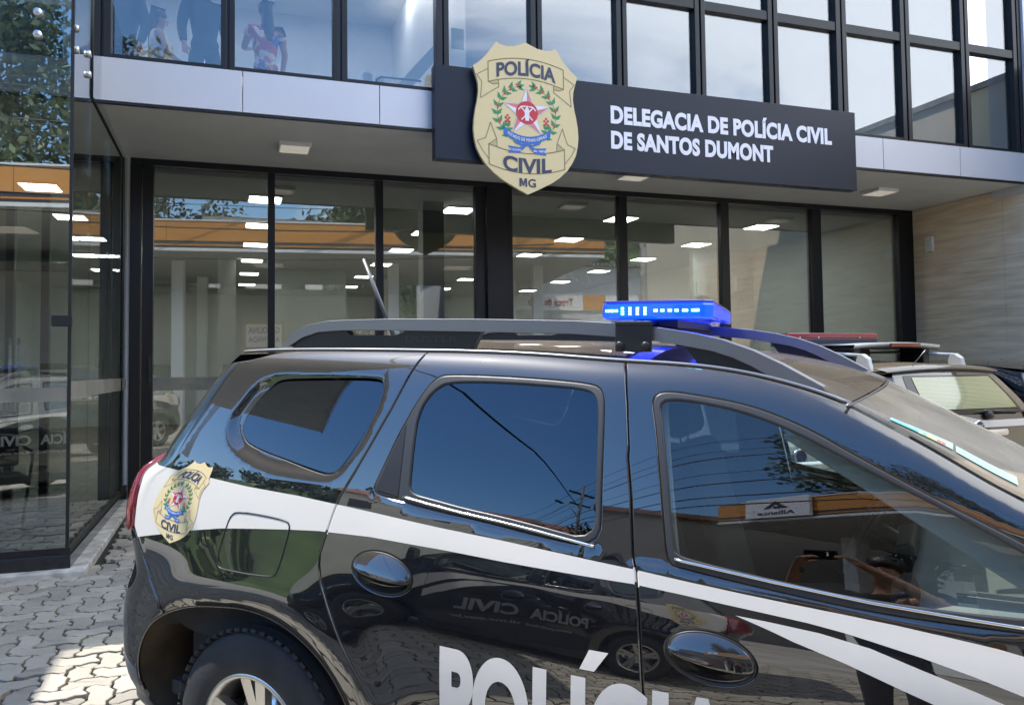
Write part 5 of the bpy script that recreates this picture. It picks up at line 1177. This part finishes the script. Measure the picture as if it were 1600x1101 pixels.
# ------------------------------------------------------------------ across the street (seen in the reflections)
orange=mat('orange fascia',(.60,.25,.045),.5,var=.05,vscale=.6); grey_t=mat('dark grey trim',(.05,.05,.055),.5); conc=mat('concrete forecourt',(.30,.28,.25),.85,var=.15,vscale=.6)
def canopy():
    G=thing('station_canopy','long orange edged petrol station canopy on white columns across the street','canopy',(0,-7.67,0),R(7.6))
    x0,x1,d=-10.6,12.9,10
    def bx(n,m,a,b,c,e,f,g,bevel=0): return MB().box(a,b,c,e,f,g).build(n,m,G,bevel=bevel)
    bx('roof_slab',M['white'],x0+.05,x1-.05,-d,-.05,5.62,6.45)
    for a,b in zip(np.arange(x0,x1,2.9),list(np.arange(x0+2.9,x1,2.9))+[x1]): bx('fascia_panel',orange,a+.006,b-.006,-.05,.03,5.93,6.58)
    bx('fascia_trim',grey_t,x0,x1,-.04,.02,5.83,5.925); bx('fascia_trim',orange,x0,x1,-.04,.025,5.78,5.828); bx('fascia_trim',grey_t,x0,x1,-.04,.02,5.70,5.778); bx('fascia_trim',M['white'],x0,x1,-.05,.04,5.60,5.698); bx('top_trim',M['white'],x0,x1,-.06,.05,6.582,6.63)
    bx('end_panel',orange,x1-.02,x1+.03,-d,-.06,5.7,6.6)
    sf=mat('ribbed canopy soffit',(.38,.375,.36),.7); 
    for k in range(25): bx('soffit_board',sf,x0+.1,x1-.1,-d+k*.4,-d+k*.4+.385,5.58,5.615)
    for x in (-9.3,-2,5.5,11):
        for y in (-2.5,-7.5): bx('column',M['white'],x-.2,x+.2,y-.2,y+.2,-.2,5.6,bevel=.02)
    for x in (-6,1,8):
        for y in (-3.2,): MB().box(x-.5,x+.5,y-.5,y+.5,5.55,5.585).build('canopy_lamp',M['lamp_off'],G)
    b=MB().box(-9.5,-7.6,.06,.14,5.72,6.66).build('brand_panel',M['signwhite'],G,bevel=.01)
    v,f=fit_text('Alliance',.20,1.1,.03,'CENTER'); mb=MB(); add_flat(mb,v,f,lambda a,c,h:(-8.55-a,.146,5.84+c),0,None,0); mb.build('brand_lettering',grey_t,b,recalc=False)
    mb=MB(); mb.prism([(-.36,0),(0,.36),(.36,0),(.2,0),(0,.20),(-.1,.10),(.06,.10),(.06,0)],lambda a,c,h:(-8.55-a,.146+h,6.14+c),.006); mb.build('brand_mark',grey_t,b)
    return G
canopy()
def pump(x,y,l):
    P=thing('fuel_pump',l,'fuel pump',(x,y,-.1),0,'fuel pumps under the canopy')
    MB().box(-.45,.45,-.28,.28,0,1.5).build('cabinet',M['white'],P,bevel=.03); MB().box(-.40,.40,.281,.30,.85,1.35).build('display',M['black'],P); MB().box(-.46,.46,-.29,.29,1.52,1.85).build('head',orange,P,bevel=.03)
    mb=MB(); mb.tube([(.47,.1,1.2),(.6,.15,.6),(.62,.1,.4),(.5,.1,1.3)],.018); mb.build('hose',M['rubber'],P)
pump(-6,-10.2,'white fuel pump with orange head under the canopy, left one'); pump(1.2,-10.2,'white fuel pump with orange head under the canopy, middle one'); pump(8,-10.2,'white fuel pump with orange head under the canopy, right one')
def poster(x,y,z,w,h,lines,label):
    P=thing('price_poster',label,'poster',(x,y,z)); MB().box(-w/2,w/2,-.02,.02,-h/2,h/2).build('board',orange,P); MB().box(-w/2+.1,w/2-.1,.021,.03,-h/2+.35,h/2-.08).build('white_field',M['white'],P)
    red=mat('poster red',(.45,.05,.03),.6)
    for i,(t,hh) in enumerate(lines):
        v,f=fit_text(t,hh,w-.35,.03,'CENTER'); mb=MB(); add_flat(mb,v,f,lambda a,b,q:(-a,.034,b+h/2-.42-i*(hh+.14)),0,None,0); mb.build('poster_lettering',red,P,recalc=False)
poster(1.3,-12,2.9,1.5,1.3,[('GASOLINA',.24),('ADITIVADA',.20)],'orange poster for petrol under the canopy at the left'); poster(5.5,-12,2.9,1.4,1.1,[('GASOLINA',.24)],'orange poster for petrol under the canopy beside the middle column'); poster(7.6,-12.5,2.5,1.3,1.0,[('ETANOL',.24)],'orange poster for ethanol under the canopy')
def house(name,label,x,y,z,wx,wy,h,col,roof,rz=0,pitch=.45,floors=1,sign=None):
    Hs=thing(name,label,'house',(x,y,z),rz); wm=mat('render '+name,col,.85,var=.08,vscale=.8)
    MB().box(-wx/2,wx/2,-wy/2,wy/2,-3,h).build('wall',wm,Hs)
    rm=mat('roof '+name,roof,.8,var=.3,vscale=3)
    if pitch>0:
        mb=MB(); o=.35; r=wy/2*pitch; mb.add([(-wx/2-o,-wy/2-o,h-.05),(wx/2+o,-wy/2-o,h-.05),(wx/2+o,0,h+r),(-wx/2-o,0,h+r),(-wx/2-o,wy/2+o,h-.05),(wx/2+o,wy/2+o,h-.05),(-wx/2,-wy/2,h-.06),(wx/2,-wy/2,h-.06)],[(0,1,2,3),(3,2,5,4),(0,3,4),(1,5,2)]); mb.build('roof',rm,Hs)
    else: MB().box(-wx/2-.3,wx/2+.3,-wy/2-.3,wy/2+.3,h,h+.25).build('roof',rm,Hs)
    for fl in range(floors):
        n=max(2,int(wx/2.6))
        for i in range(n):
            xx=-wx/2+(i+.5)*wx/n; zz=.9+fl*2.9
            w_=MB().box(xx-.55,xx+.55,wy/2-.02,wy/2+.03,zz,zz+1.2).build('window',M['gloss_black'],Hs); MB().box(xx-.65,xx+.65,wy/2-.01,wy/2+.05,zz-.12,zz-.01).build('sill',M['white'],w_)
    return Hs
def workshop():
    B=thing('oil_change_shop','pale workshop with corrugated roof and an orange and white oil change sign across the street','building',(15,-15,0)); bx=lambda n,m,a,b,c,d,e,f:MB().box(a-15,b-15,c+15,d+15,e,f).build(n,m,B)
    bx('wall',mat('pale grey workshop wall',(.50,.50,.50),.8,var=.08,vscale=.7),9.5,26,-22,-15,-.3,6.5)
    mb=MB(); 
    for k in range(82): mb.box(9.2-15+k*.21,9.2-15+k*.21+.12,-6,.55,6.5+.02*(k%2),6.62+.02*(k%2))
    mb.build('corrugated_roof',mat('weathered sheet roof',(.16,.16,.16),.7,var=.3,vscale=2),B)
    s=bx('sign_band',M['white'],11.2,24,-15,-14.94,4.38,5.16)
    for a,b in ((11.2,12.6),(16.0,17.2),(19,24)): MB().box(a-15,b-15,.061,.07,4.40,5.14).build('sign_panel',orange,s)
    v,f=fit_text('Troca de óleo',.34,2.3,.02,'CENTER'); mb=MB(); add_flat(mb,v,f,lambda a,b,h:(14.35-15-a,.075,4.62+b),0,None,0); mb.build('sign_lettering',mat('sign red',(.4,.05,.04),.6),s,recalc=False)
    bx('shutter',mat('grey shutter',(.28,.28,.28),.6),12,16,-15.0,-14.97,-.2,4.0); bx('shutter',mat('grey shutter dark',(.20,.20,.2),.6),17.5,23,-15.0,-14.97,-.2,4.0)
    bx('window',M['gloss_black'],10,11,-15.0,-14.97,2.2,3.4)
workshop()
house('station_shop','cream petrol station shop with dark windows behind the canopy columns',-1,-19,-.1,16,7,5.0,(.40,.39,.365),(.26,.25,.24),0,0,1)
house('white_house','white house with worn sheet roof rising behind the canopy',1.6,-23,1.0,5.5,6,8.0,(.62,.60,.55),(.20,.19,.18),0,.15,2)
house('beige_building','plain beige building down the street at the left',-17,-13,-.2,9,10,6.8,(.24,.22,.195),(.25,.13,.08),R(35),0,2)
HL=[(-46,-22,5,12,8,5.5,(.60,.54,.46),(.38,.12,.06),.4,1,'white house with red tiled roof low on the hill'),(-40,-38,6,14,8,6.0,(.66,.62,.55),(.10,.09,.08),.25,2,'long pale house with dark roof on the hill'),(-58,-42,10,10,8,5,(.52,.40,.32),(.36,.13,.07),.4,1,'brick coloured house with red roof on the hill'),(-33,-50,7,11,8,6.2,(.58,.55,.50),(.22,.20,.19),.3,2,'grey roofed house between trees on the hill'),(-66,-20,9,12,9,5.2,(.45,.36,.30),(.33,.12,.07),.4,1,'tan house with red roof farther along the hill'),(-50,-6,5,13,8,6,(.55,.52,.46),(.30,.11,.06),.35,2,'two storey cream house with red roof beside the road')]
for x,y,z,wx,wy,h,c,r,p,fl,l in HL: house('hill_house',l,x,y,z,wx,wy,h,c,r,math.atan2(-x,y)+PI,p,fl)
# ------------------------------------------------------------------ hill and vegetation
def hz(x,y):
    d=math.hypot(x+2,y); a=math.atan2(x+2,-y)
    if y>10 and abs(x)<60: return -.6
    t=min(max((d-30)/90,0),1); base=t*t*(3-2*t)*(17+5*math.sin(a*3+.6)+3*math.sin(a*7.3)+ (9 if a>.15 else 0)*min(max((a-.15)/.5,0),1))
    return base-.5
mb=MB(); na,nr=96,26; P=[]
for j in range(nr):
    d=26+j*6.5
    for i in range(na):
        a=R(-150)+R(300)*i/(na-1); x=-2+d*math.sin(a); y=-d*math.cos(a); P.append((x,y,hz(x,y)+(rng.normal(0,.25) if j>1 else 0)))
mb.add(P,[(j*na+i,j*na+i+1,(j+1)*na+i+1,(j+1)*na+i) for j in range(nr-1) for i in range(na-1)],True)
tag(mb.build('hillside',mat('grassy hillside',(.055,.095,.022),.95,var=.5,vscale=.15),recalc=False),kind='structure')
leafm=[]
for nm,c in (('leaf dark',(.030,.050,.020)),('leaf mid',(.058,.085,.034)),('leaf light',(.10,.125,.058))):
    leafm.append(mat(nm,c,.6,var=.3,vscale=2))
def leaves(mb,cs,n,size,spread):
    """leaf sized faces scattered through clumps cs=[(center,radius)]"""
    for (c,r) in cs:
        k=max(6,int(n*r*r))
        d=rng.normal(0,1,(k,3)); d/=np.linalg.norm(d,axis=1)[:,None]; rr=r*rng.random(k)**.45
        for q,ra in zip(d,rr):
            p=np.array(c)+q*ra*np.array((1,1,.8)); a=rng.normal(0,1,3); a/=np.linalg.norm(a); b=np.cross(a,rng.normal(0,1,3)); b/=np.linalg.norm(b)+1e-9; s=size*(.6+.8*rng.random())
            mb.mi(int(rng.integers(0,3))); mb.add([p-a*s,p+b*s*.5,p+a*s,p-b*s*.5],[(0,1,2,3)])
def tree(x,y,h,r,label,n=130,size=.16):
    z=zg(x,y) if math.hypot(x,y)<28 else hz(x,y); T=thing('tree',label,'tree',(x,y,z),0,'trees across the street')
    mb=MB(); tr=[(0,0,-.3),(.1*r,.05*r,h*.3),(.02*r,-.05*r,h*.62)]; mb.tube(tr,[.22+h*.012,.17+h*.008,.08],10)
    cl=[]
    for k in range(int(9+r*3)):
        a=rng.random()*2*PI; q=rng.random()**.6*r*.78; zz=h*(.48+.45*rng.random()); cc=(q*math.cos(a),q*math.sin(a),zz); rr=r*(.26+.2*rng.random()); cl.append((cc,rr))
        if k<8: mb.tube([(0.05*r,0,h*(.28+.04*k)),(cc[0]*.5,cc[1]*.5,(zz+h*.35)/2),(cc[0]*.9,cc[1]*.9,zz)],[.08,.05,.02],6)
    mb.build('trunk',mat('bark',(.09,.07,.05),.95,var=.3,vscale=4,bump=.4),T)
    ml=MB(); leaves(ml,cl,n,size,1); ml.build('crown',leafm,T,recalc=False)
for x,y,h,r,l in ((-7,-20,17,4.8,'tall broad tree behind the left part of the canopy'),(-13,-19,17,5.0,'tallest dark tree left of the petrol station'),(-3,-25,12,3.6,'round tree just left of the white house'),(-17,-24,15,5,'large tree at the far left across the street'),(7.5,-27,10,3.5,'tree between the white house and the workshop'),(-9,-3.6,3.2,1.1,'small street tree at the left kerb'),(-22,-9,7,3.0,'spreading tree beside the beige building'),(-27,-16,9,3.6,'leafy tree beyond the beige building'),(17,-29,12,4.2,'tree behind the workshop roof')): tree(x,y,h,r,l)
ml=MB(); cl=[]
for k in range(520):
    a=R(-140)+R(280)*rng.random(); d=46+90*rng.random()**.8; x=-2+d*math.sin(a); y=-d*math.cos(a)
    if any(math.hypot(x-q[0],y-q[1])<8 for q in HL): continue
    r=1.6+2.6*rng.random(); cl.append(((x,y,hz(x,y)+r*.6),r))
leaves(ml,cl,9,.75,1); tag(ml.build('woodland',leafm,recalc=False),'dark green woodland covering the hillside in the reflections','woodland',kind='stuff')
def weed(x,y):
    T=thing('weed','small green weed growing in the paving joints at the left edge','weed',(x,y,zg(x,y)-.01)); mb=MB()
    for k in range(34):
        a=rng.random()*2*PI; r_=.01+.05*rng.random(); ln=.03+.05*rng.random(); w_=.006+.006*rng.random(); d=Vector((math.cos(a),math.sin(a),.9+rng.random())).normalized(); q=Vector((-math.sin(a),math.cos(a),0)); c=Vector((r_*math.cos(a),r_*math.sin(a),0))
        mb.mi(int(rng.integers(0,3))); mb.add([c,c+d*ln*.5+q*w_,c+d*ln+Vector((0,0,-.006)),c+d*ln*.5-q*w_],[(0,1,2,3)])
    mb.build('blades',leafm,T,recalc=False)
weed(-1.32,4.92)
# ------------------------------------------------------------------ wires, pole, street lamp
def pole(x,y,l):
    P=thing('utility_pole',l,'pole',(x,y,zg(x,y)))
    mb=MB(); mb.tube([(0,0,-.3),(0,0,9)],[.16,.11],14); mb.build('shaft',M['curb'],P); mb=MB(); mb.box(-.06,.06,-1,1,8.3,8.42); mb.box(-.05,.05,-.8,.8,7.5,7.6); mb.build('crossarm',M['black'],P)
    mb=MB(); mb.tube([(0,0,6.6),(0,.7,7.2),(0,1.3,7.4)],.035); mb.build('lamp_arm',M['steel'],P); mb=MB(); mb.obox((0,1.5,7.38),(.2,.5,.12),Matrix.Rotation(R(10),3,'X')); mb.build('lamp_head',M['black'],P,bevel=.03)
pole(14.5,-6.2,'concrete utility pole with street lamp right of the canopy end'); pole(-19,-6.2,'concrete utility pole with street lamp at the left of the street')
for k,(dy,z) in enumerate(((-.9,8.45),(-.3,8.45),(.5,8.45),(-.6,7.6),(.6,7.6),(0,6.9),(0,6.4),(.05,6.1))):
    mb=MB(); pts=[]
    for i in range(41):
        t=i/40; x=-60+130*t; sp=((x+19)/33.5)%1; pts.append((x,-6.2+dy,z-.75*4*sp*(1-sp)*(.6+.1*k)))
    mb.tube(pts,.012 if k<5 else .022,6); tag(mb.build('power_cable',M['black']),'black overhead cable along the street, number counted from the top'.replace(', number counted from the top',''),'cable',group='overhead cables along the street')
mb=MB(); mb.tube([(-19,-6.2,7.2)]+[(-19+20*t,-6.2+14.2*t,7.2+1.2*t-1.6*4*t*(1-t)*.4) for t in np.linspace(.05,1,20)],.03,6); tag(mb.build('thick_cable',M['black']),'thick black cable crossing from the far pole to the station roof','cable')
# ------------------------------------------------------------------ people
SK=mat('skin',(.42,.23,.15),.5,var=.06,vscale=10); HAIR=mat('dark hair',(.012,.009,.007),.5,bump=.3,bscale=60)
def skinned(name,verts,edges,m,parent,sub=2,smooth=True):
    """verts: (x,y,z,rx,ry)"""
    me=bpy.data.meshes.new(name); me.from_pydata([v[:3] for v in verts],edges,[]); me.materials.append(m); o=link(name,me,parent)
    md=o.modifiers.new('skin','SKIN'); md.use_smooth_shade=True; md.branch_smoothing=.4
    for i,v in enumerate(verts):
        q=me.skin_vertices[0].data[i]; q.radius=(v[3],v[4] if len(v)>4 else v[3]); q.use_root=(i==0)
    s=o.modifiers.new('sub','SUBSURF'); s.levels=sub; s.render_levels=sub; return o
def person(label,loc,rz,J,shirt,trousers,hair='short',sex='m',sleeve=True,top=None,phone=False):
    """J: joint positions, facing +Y, x to the figure's right"""
    Pn=thing('person',label,'person',loc,rz); k=.92 if sex=='f' else 1.0
    names=['pelvis','waist','chest','neck','jaw','skull','crown','shoR','elbR','wriR','shoL','elbL','wriL','hipR','kneR','ankR','toeR','hipL','kneL','ankL','toeL']
    rad=dict(pelvis=(.135,.10),waist=(.10,.075),chest=(.115,.075),neck=(.055,.055),jaw=(.062,.072),skull=(.078,.095),crown=(.055,.07),sho=(.06,.06),elb=(.042,.042),wri=(.028,.03),hip=(.09,.09),kne=(.06,.06),ank=(.042,.042),toe=(.035,.03))
    V=[];ix={}
    for n_ in names:
        r=rad.get(n_,rad.get(n_[:3])); ix[n_]=len(V); V.append((*J[n_],r[0]*k,r[1]*k))
    E=[('pelvis','waist'),('waist','chest'),('chest','neck'),('neck','jaw'),('jaw','skull'),('skull','crown'),('chest','shoR'),('shoR','elbR'),('elbR','wriR'),('chest','shoL'),('shoL','elbL'),('elbL','wriL'),('pelvis','hipR'),('hipR','kneR'),('kneR','ankR'),('ankR','toeR'),('pelvis','hipL'),('hipL','kneL'),('kneL','ankL'),('ankL','toeL')]
    Ed=[(ix[a],ix[b]) for a,b in E]
    # hands: palm and five fingers on each wrist
    for s in 'RL':
        w_=Vector(J['wri'+s]); d=(w_-Vector(J['elb'+s])).normalized(); hd=Vector(J.get('hand'+s,tuple(d))).normalized(); sd=hd.cross(Vector(J.get('palm'+s,(0,0,1)))).normalized(); cu_=sd.cross(hd)
        p=w_+hd*.05; ip=len(V); V.append((*p,.038*k,.02*k)); Ed.append((ix['wri'+s],ip))
        p2=w_+hd*.09; ip2=len(V); V.append((*p2,.040*k,.015*k)); Ed.append((ip,ip2))
        for f,(o_,ln) in enumerate(((-.030,.066),(-.010,.076),(.010,.070),(.030,.055))):
            a=p2+sd*o_+hd*.012; pr=ip2
            for t,c_ in ((.0,0),(.45,.012),(.8,.035),(1,.055)):
                q=a+hd*ln*t*(1-.3*c_/.055)+cu_*c_*J.get('curl',.7); V.append((*q,.0085,.0085)); Ed.append((pr,len(V)-1)); pr=len(V)-1
        a=w_+hd*.03-sd*.03; pr=ip
        for t in (0,.5,1):
            q=a-sd*.035*t+hd*.055*t+cu_*.02*t; V.append((*q,.0105,.0105)); Ed.append((pr,len(V)-1)); pr=len(V)-1
    # nose and ears
    sk=Vector(J['skull']); jw=Vector(J['jaw']); fd=Vector(J.get('face',(0,1,0))).normalized(); rt=fd.cross(Vector((0,0,1))).normalized()
    body=skinned('body',V,Ed,SK,Pn)
    mb=MB(); nz=sk*.45+jw*.55+fd*.088*k; mb.add([nz+Vector((0,0,.045))-fd*.012,nz+rt*.016-fd*.008,nz-rt*.016-fd*.008,nz+fd*.022,nz-Vector((0,0,.014))-fd*.006],[(0,1,3),(0,3,2),(1,4,3),(3,4,2)],True); mb.build('nose',SK,Pn)
    for s in (1,-1):
        mb=MB(); e=sk+fd*.082*k+rt*s*.032+Vector((0,0,-.002)); mb.lathe([(-.004,.006),(0,.011),(.004,.006)],e,fd,10); mb.build('eye',M['gloss_black'],Pn)
        mb=MB(); e=sk+rt*s*.080*k-fd*.005-Vector((0,0,.02)); mb.lathe([(-.008,.008),(0,.026),(.008,.012)],e,rt,12); mb.build('ear',SK,Pn)
    mb=MB(); mo=jw+fd*.073*k+Vector((0,0,.0)); mb.obox(mo,(.045,.008,.012),Matrix((rt,fd,Vector((0,0,1)))).transposed()); mb.build('mouth',mat('lips',(.30,.12,.10),.5),Pn,bevel=.003)
    cr_=Vector(J['crown'])
    if hair=='short':
        skinned('hair',[(*(sk-fd*.035+Vector((0,0,.01))),.070*k,.085*k),(*(cr_-fd*.01+Vector((0,0,.012))),.066*k,.085*k),(*(sk-fd*.06-Vector((0,0,.06))),.05*k),(*(cr_-fd*.015+Vector((0,0,.045))),.035*k)],[(0,1),(0,2),(1,3)],HAIR,Pn)
    else:
        skinned('hair',[(*(sk-fd*.03+Vector((0,0,.015))),.082*k,.09*k),(*(cr_-fd*.012+Vector((0,0,.015))),.068*k,.085*k),(*(sk-fd*.075-Vector((0,0,.10))),.085*k,.05),(*(jw-fd*.10-Vector((0,0,.16))),.10*k,.05),(*(jw-fd*.11-Vector((0,0,.30))),.085*k,.04),(*(jw-fd*.105-Vector((0,0,.42))),.04,.02)],[(0,1),(0,2),(2,3),(3,4),(4,5)],HAIR,Pn)
    ha=(Vector((0,0,1))-fd*.38).normalized(); mb=MB(); mb.lathe([(-.035,.074*k),(-.02,.090*k),(.01,.098*k),(.045,.094*k),(.075,.078*k),(.098,.048*k),(.108,0)],sk+Vector((0,0,.002)),ha,28); mb.build('hair_crown',HAIR,Pn)
    # clothes follow the body a little outside it
    g=.016; C=lambda n_,e=g,f=0:(*J[n_],(rad.get(n_,rad.get(n_[:3]))[0])*k+e,(rad.get(n_,rad.get(n_[:3]))[1])*k+e)
    md=lambda a,b,t:tuple(Vector(J[a]).lerp(Vector(J[b]),t))
    pz=Vector(J['pelvis']); tv=[C('waist',.05),C('pelvis',.045),C('chest',.06),(*md('chest','neck',.45),.150,.115),(*(pz-Vector((0,0,.10))),.155*k,.125*k),(*md('chest','neck',.80),.072,.072)]; te=[(0,1),(0,2),(2,3),(1,4),(3,5)]
    for s in 'RL':
        b=len(tv); tv.append(C('sho'+s,.02)); te.append((2,b))
        if sleeve=='long': tv+= [C('elb'+s,.018),(*md('elb'+s,'wri'+s,.93),.042,.042)]; te+=[(b,b+1),(b+1,b+2)]
        elif sleeve: tv.append((*md('sho'+s,'elb'+s,.55),.068*k,.068*k)); te.append((b,b+1))
    skinned('top',tv,te,shirt,Pn)
    tv=[C('pelvis',.02),(*(pz+Vector((0,0,.10))),.13*k,.10*k)];te=[(0,1)]
    for s in 'RL':
        b=len(tv); tv+= [C('hip'+s,.014),C('kne'+s,.016),(*md('kne'+s,'ank'+s,.95),.062,.062)]; te+=[(0,b),(b,b+1),(b+1,b+2)]
    skinned('trousers',tv,te,trousers,Pn)
    for s in 'RL':
        a=Vector(J['ank'+s]);t=Vector(J['toe'+s]); skinned('shoe',[(*(a-Vector((0,.03,.03))),.05,.045),(*((a+t)/2-Vector((0,0,.02))),.05,.04),(*t,.046,.034)],[(0,1),(1,2)],M['black'],Pn)
    return Pn
def stand(h=1.74,w=1.0):
    s=h/1.74
    J=dict(pelvis=(0,0,.95),waist=(0,.0,1.10),chest=(0,-.01,1.32),neck=(0,0,1.50),jaw=(0,.035,1.56),skull=(0,.01,1.645),crown=(0,0,1.70),shoR=(.185,-.01,1.41),elbR=(.235,-.04,1.12),wriR=(.235,.06,.88),shoL=(-.185,-.01,1.41),elbL=(-.235,-.04,1.12),wriL=(-.235,.06,.88),hipR=(.095,0,.88),kneR=(.10,.01,.48),ankR=(.10,-.02,.09),toeR=(.11,.14,.045),hipL=(-.095,0,.88),kneL=(-.10,.01,.48),ankL=(-.10,-.02,.09),toeL=(-.11,.14,.045))
    return {k_:tuple(np.array(v)*s) for k_,v in J.items()}
black_cloth=mat('black cotton',(.012,.012,.014),.85,bump=.1,bscale=120,var=.2); jeans=mat('dark trousers',(.02,.022,.03),.9,var=.2)
# photographer behind the camera
J=stand(1.74); J.update(shoR=(.19,.02,1.42),elbR=(.36,.16,1.30),wriR=(.015,.30,1.585),shoL=(-.19,.02,1.42),elbL=(-.44,.12,1.32),wriL=(-.32,.29,1.585),handR=(-.55,.5,.5),handL=(.55,.5,.5),palmR=(-.6,.2,-.6),palmL=(.6,.2,-.6))
ph=person('man in a black T-shirt holding up a phone, seen only in reflections',(.017,-.39,zg(0,-.3)),R(-19.4),J,black_cloth,jeans)
emblem_mesh('shirt_badge',lambda a,b,h:(-.075+a*.055,.150+h*.5,1.345+b*.055),ph,step=.001)
t=thing('phone','dark phone held level in both hands at eye height','phone',tuple(-cf*.022+Vector((0,0,HC))),R(-19.4))
MB().box(-.115,.045,-.006,.006,-.052,.024).build('case',M['gloss_black'],t,bevel=.004); mb=MB(); mb.lathe([(0,.0075),(.003,.0075),(.003,0)],(.0,.006,.0),(0,1,0),16); mb.lathe([(0,.0075),(.003,.0075),(.003,0)],(.0,.006,-.02),(0,1,0),16); mb.build('lens_ring',M['steel'],t)
mb=MB(); mb.tube([(J['wriL'][0]-.005+.03*math.cos(a),J['wriL'][1]-.015+.03*math.sin(a)*.7,J['wriL'][2]-.03+.02*math.sin(a)) for a in np.linspace(0,2*PI,17)],.008,6); mb.build('wristband',M['black'],ph)
# people behind the upper glass
FL=4.40-.0
def flowers():
    m=bpy.data.materials.new('flowered blouse'); m.use_nodes=True; n,l=nodes(m); b=n['Principled BSDF']; b.inputs['Roughness'].default_value=.7
    t=n.new('ShaderNodeTexCoord'); x=n.new('ShaderNodeTexVoronoi'); x.inputs['Scale'].default_value=16; l.new(t.outputs['Object'],x.inputs['Vector']); c=n.new('ShaderNodeValToRGB'); c.color_ramp.interpolation='CONSTANT'
    for p,k in ((.0,(.55,.10,.08)),(.3,(.62,.36,.22)),(.5,(.70,.62,.60)),(.68,(.10,.08,.45)),(.82,(.45,.06,.15))):
        e=c.color_ramp.elements.new(p); e.color=(*k,1)
    s=n.new('ShaderNodeSeparateColor'); l.new(x.outputs['Color'],s.inputs[0]); l.new(s.outputs[0],c.inputs[0]); l.new(c.outputs[0],b.inputs['Base Color']); return m
J=stand(1.62); J.update(elbR=(.22,.06,1.05),wriR=(.12,.24,.98),elbL=(-.22,.06,1.05),wriL=(-.12,.24,.98))
UPZ=5.46-1.62
person('woman in a white sleeveless top, turned right behind the upper left window',(-.80,10.4,4.40),R(-80),J,mat('white top',(.68,.68,.66),.8),jeans,'long','f',False)
J=stand(1.85); person('man in a dark suit behind the upper left window, head out of frame',(-.26,9.75,4.40),R(200),J,mat('dark suit',(.02,.025,.035),.8),jeans,'short','m','long')
J=stand(1.66); J.update(elbL=(-.24,.08,1.10),wriL=(-.14,.2,1.15))
person('woman in a flowered blouse seen from behind in the second upper window',(.42,9.95,4.40),R(20),J,flowers(),jeans,'long','f',True)
J=stand(1.8); person('person in a dark jacket at the left end of the upper window',(-1.12,9.9,4.40),R(150),J,mat('dark jacket',(.03,.04,.06),.8),jeans,'short','m','long')
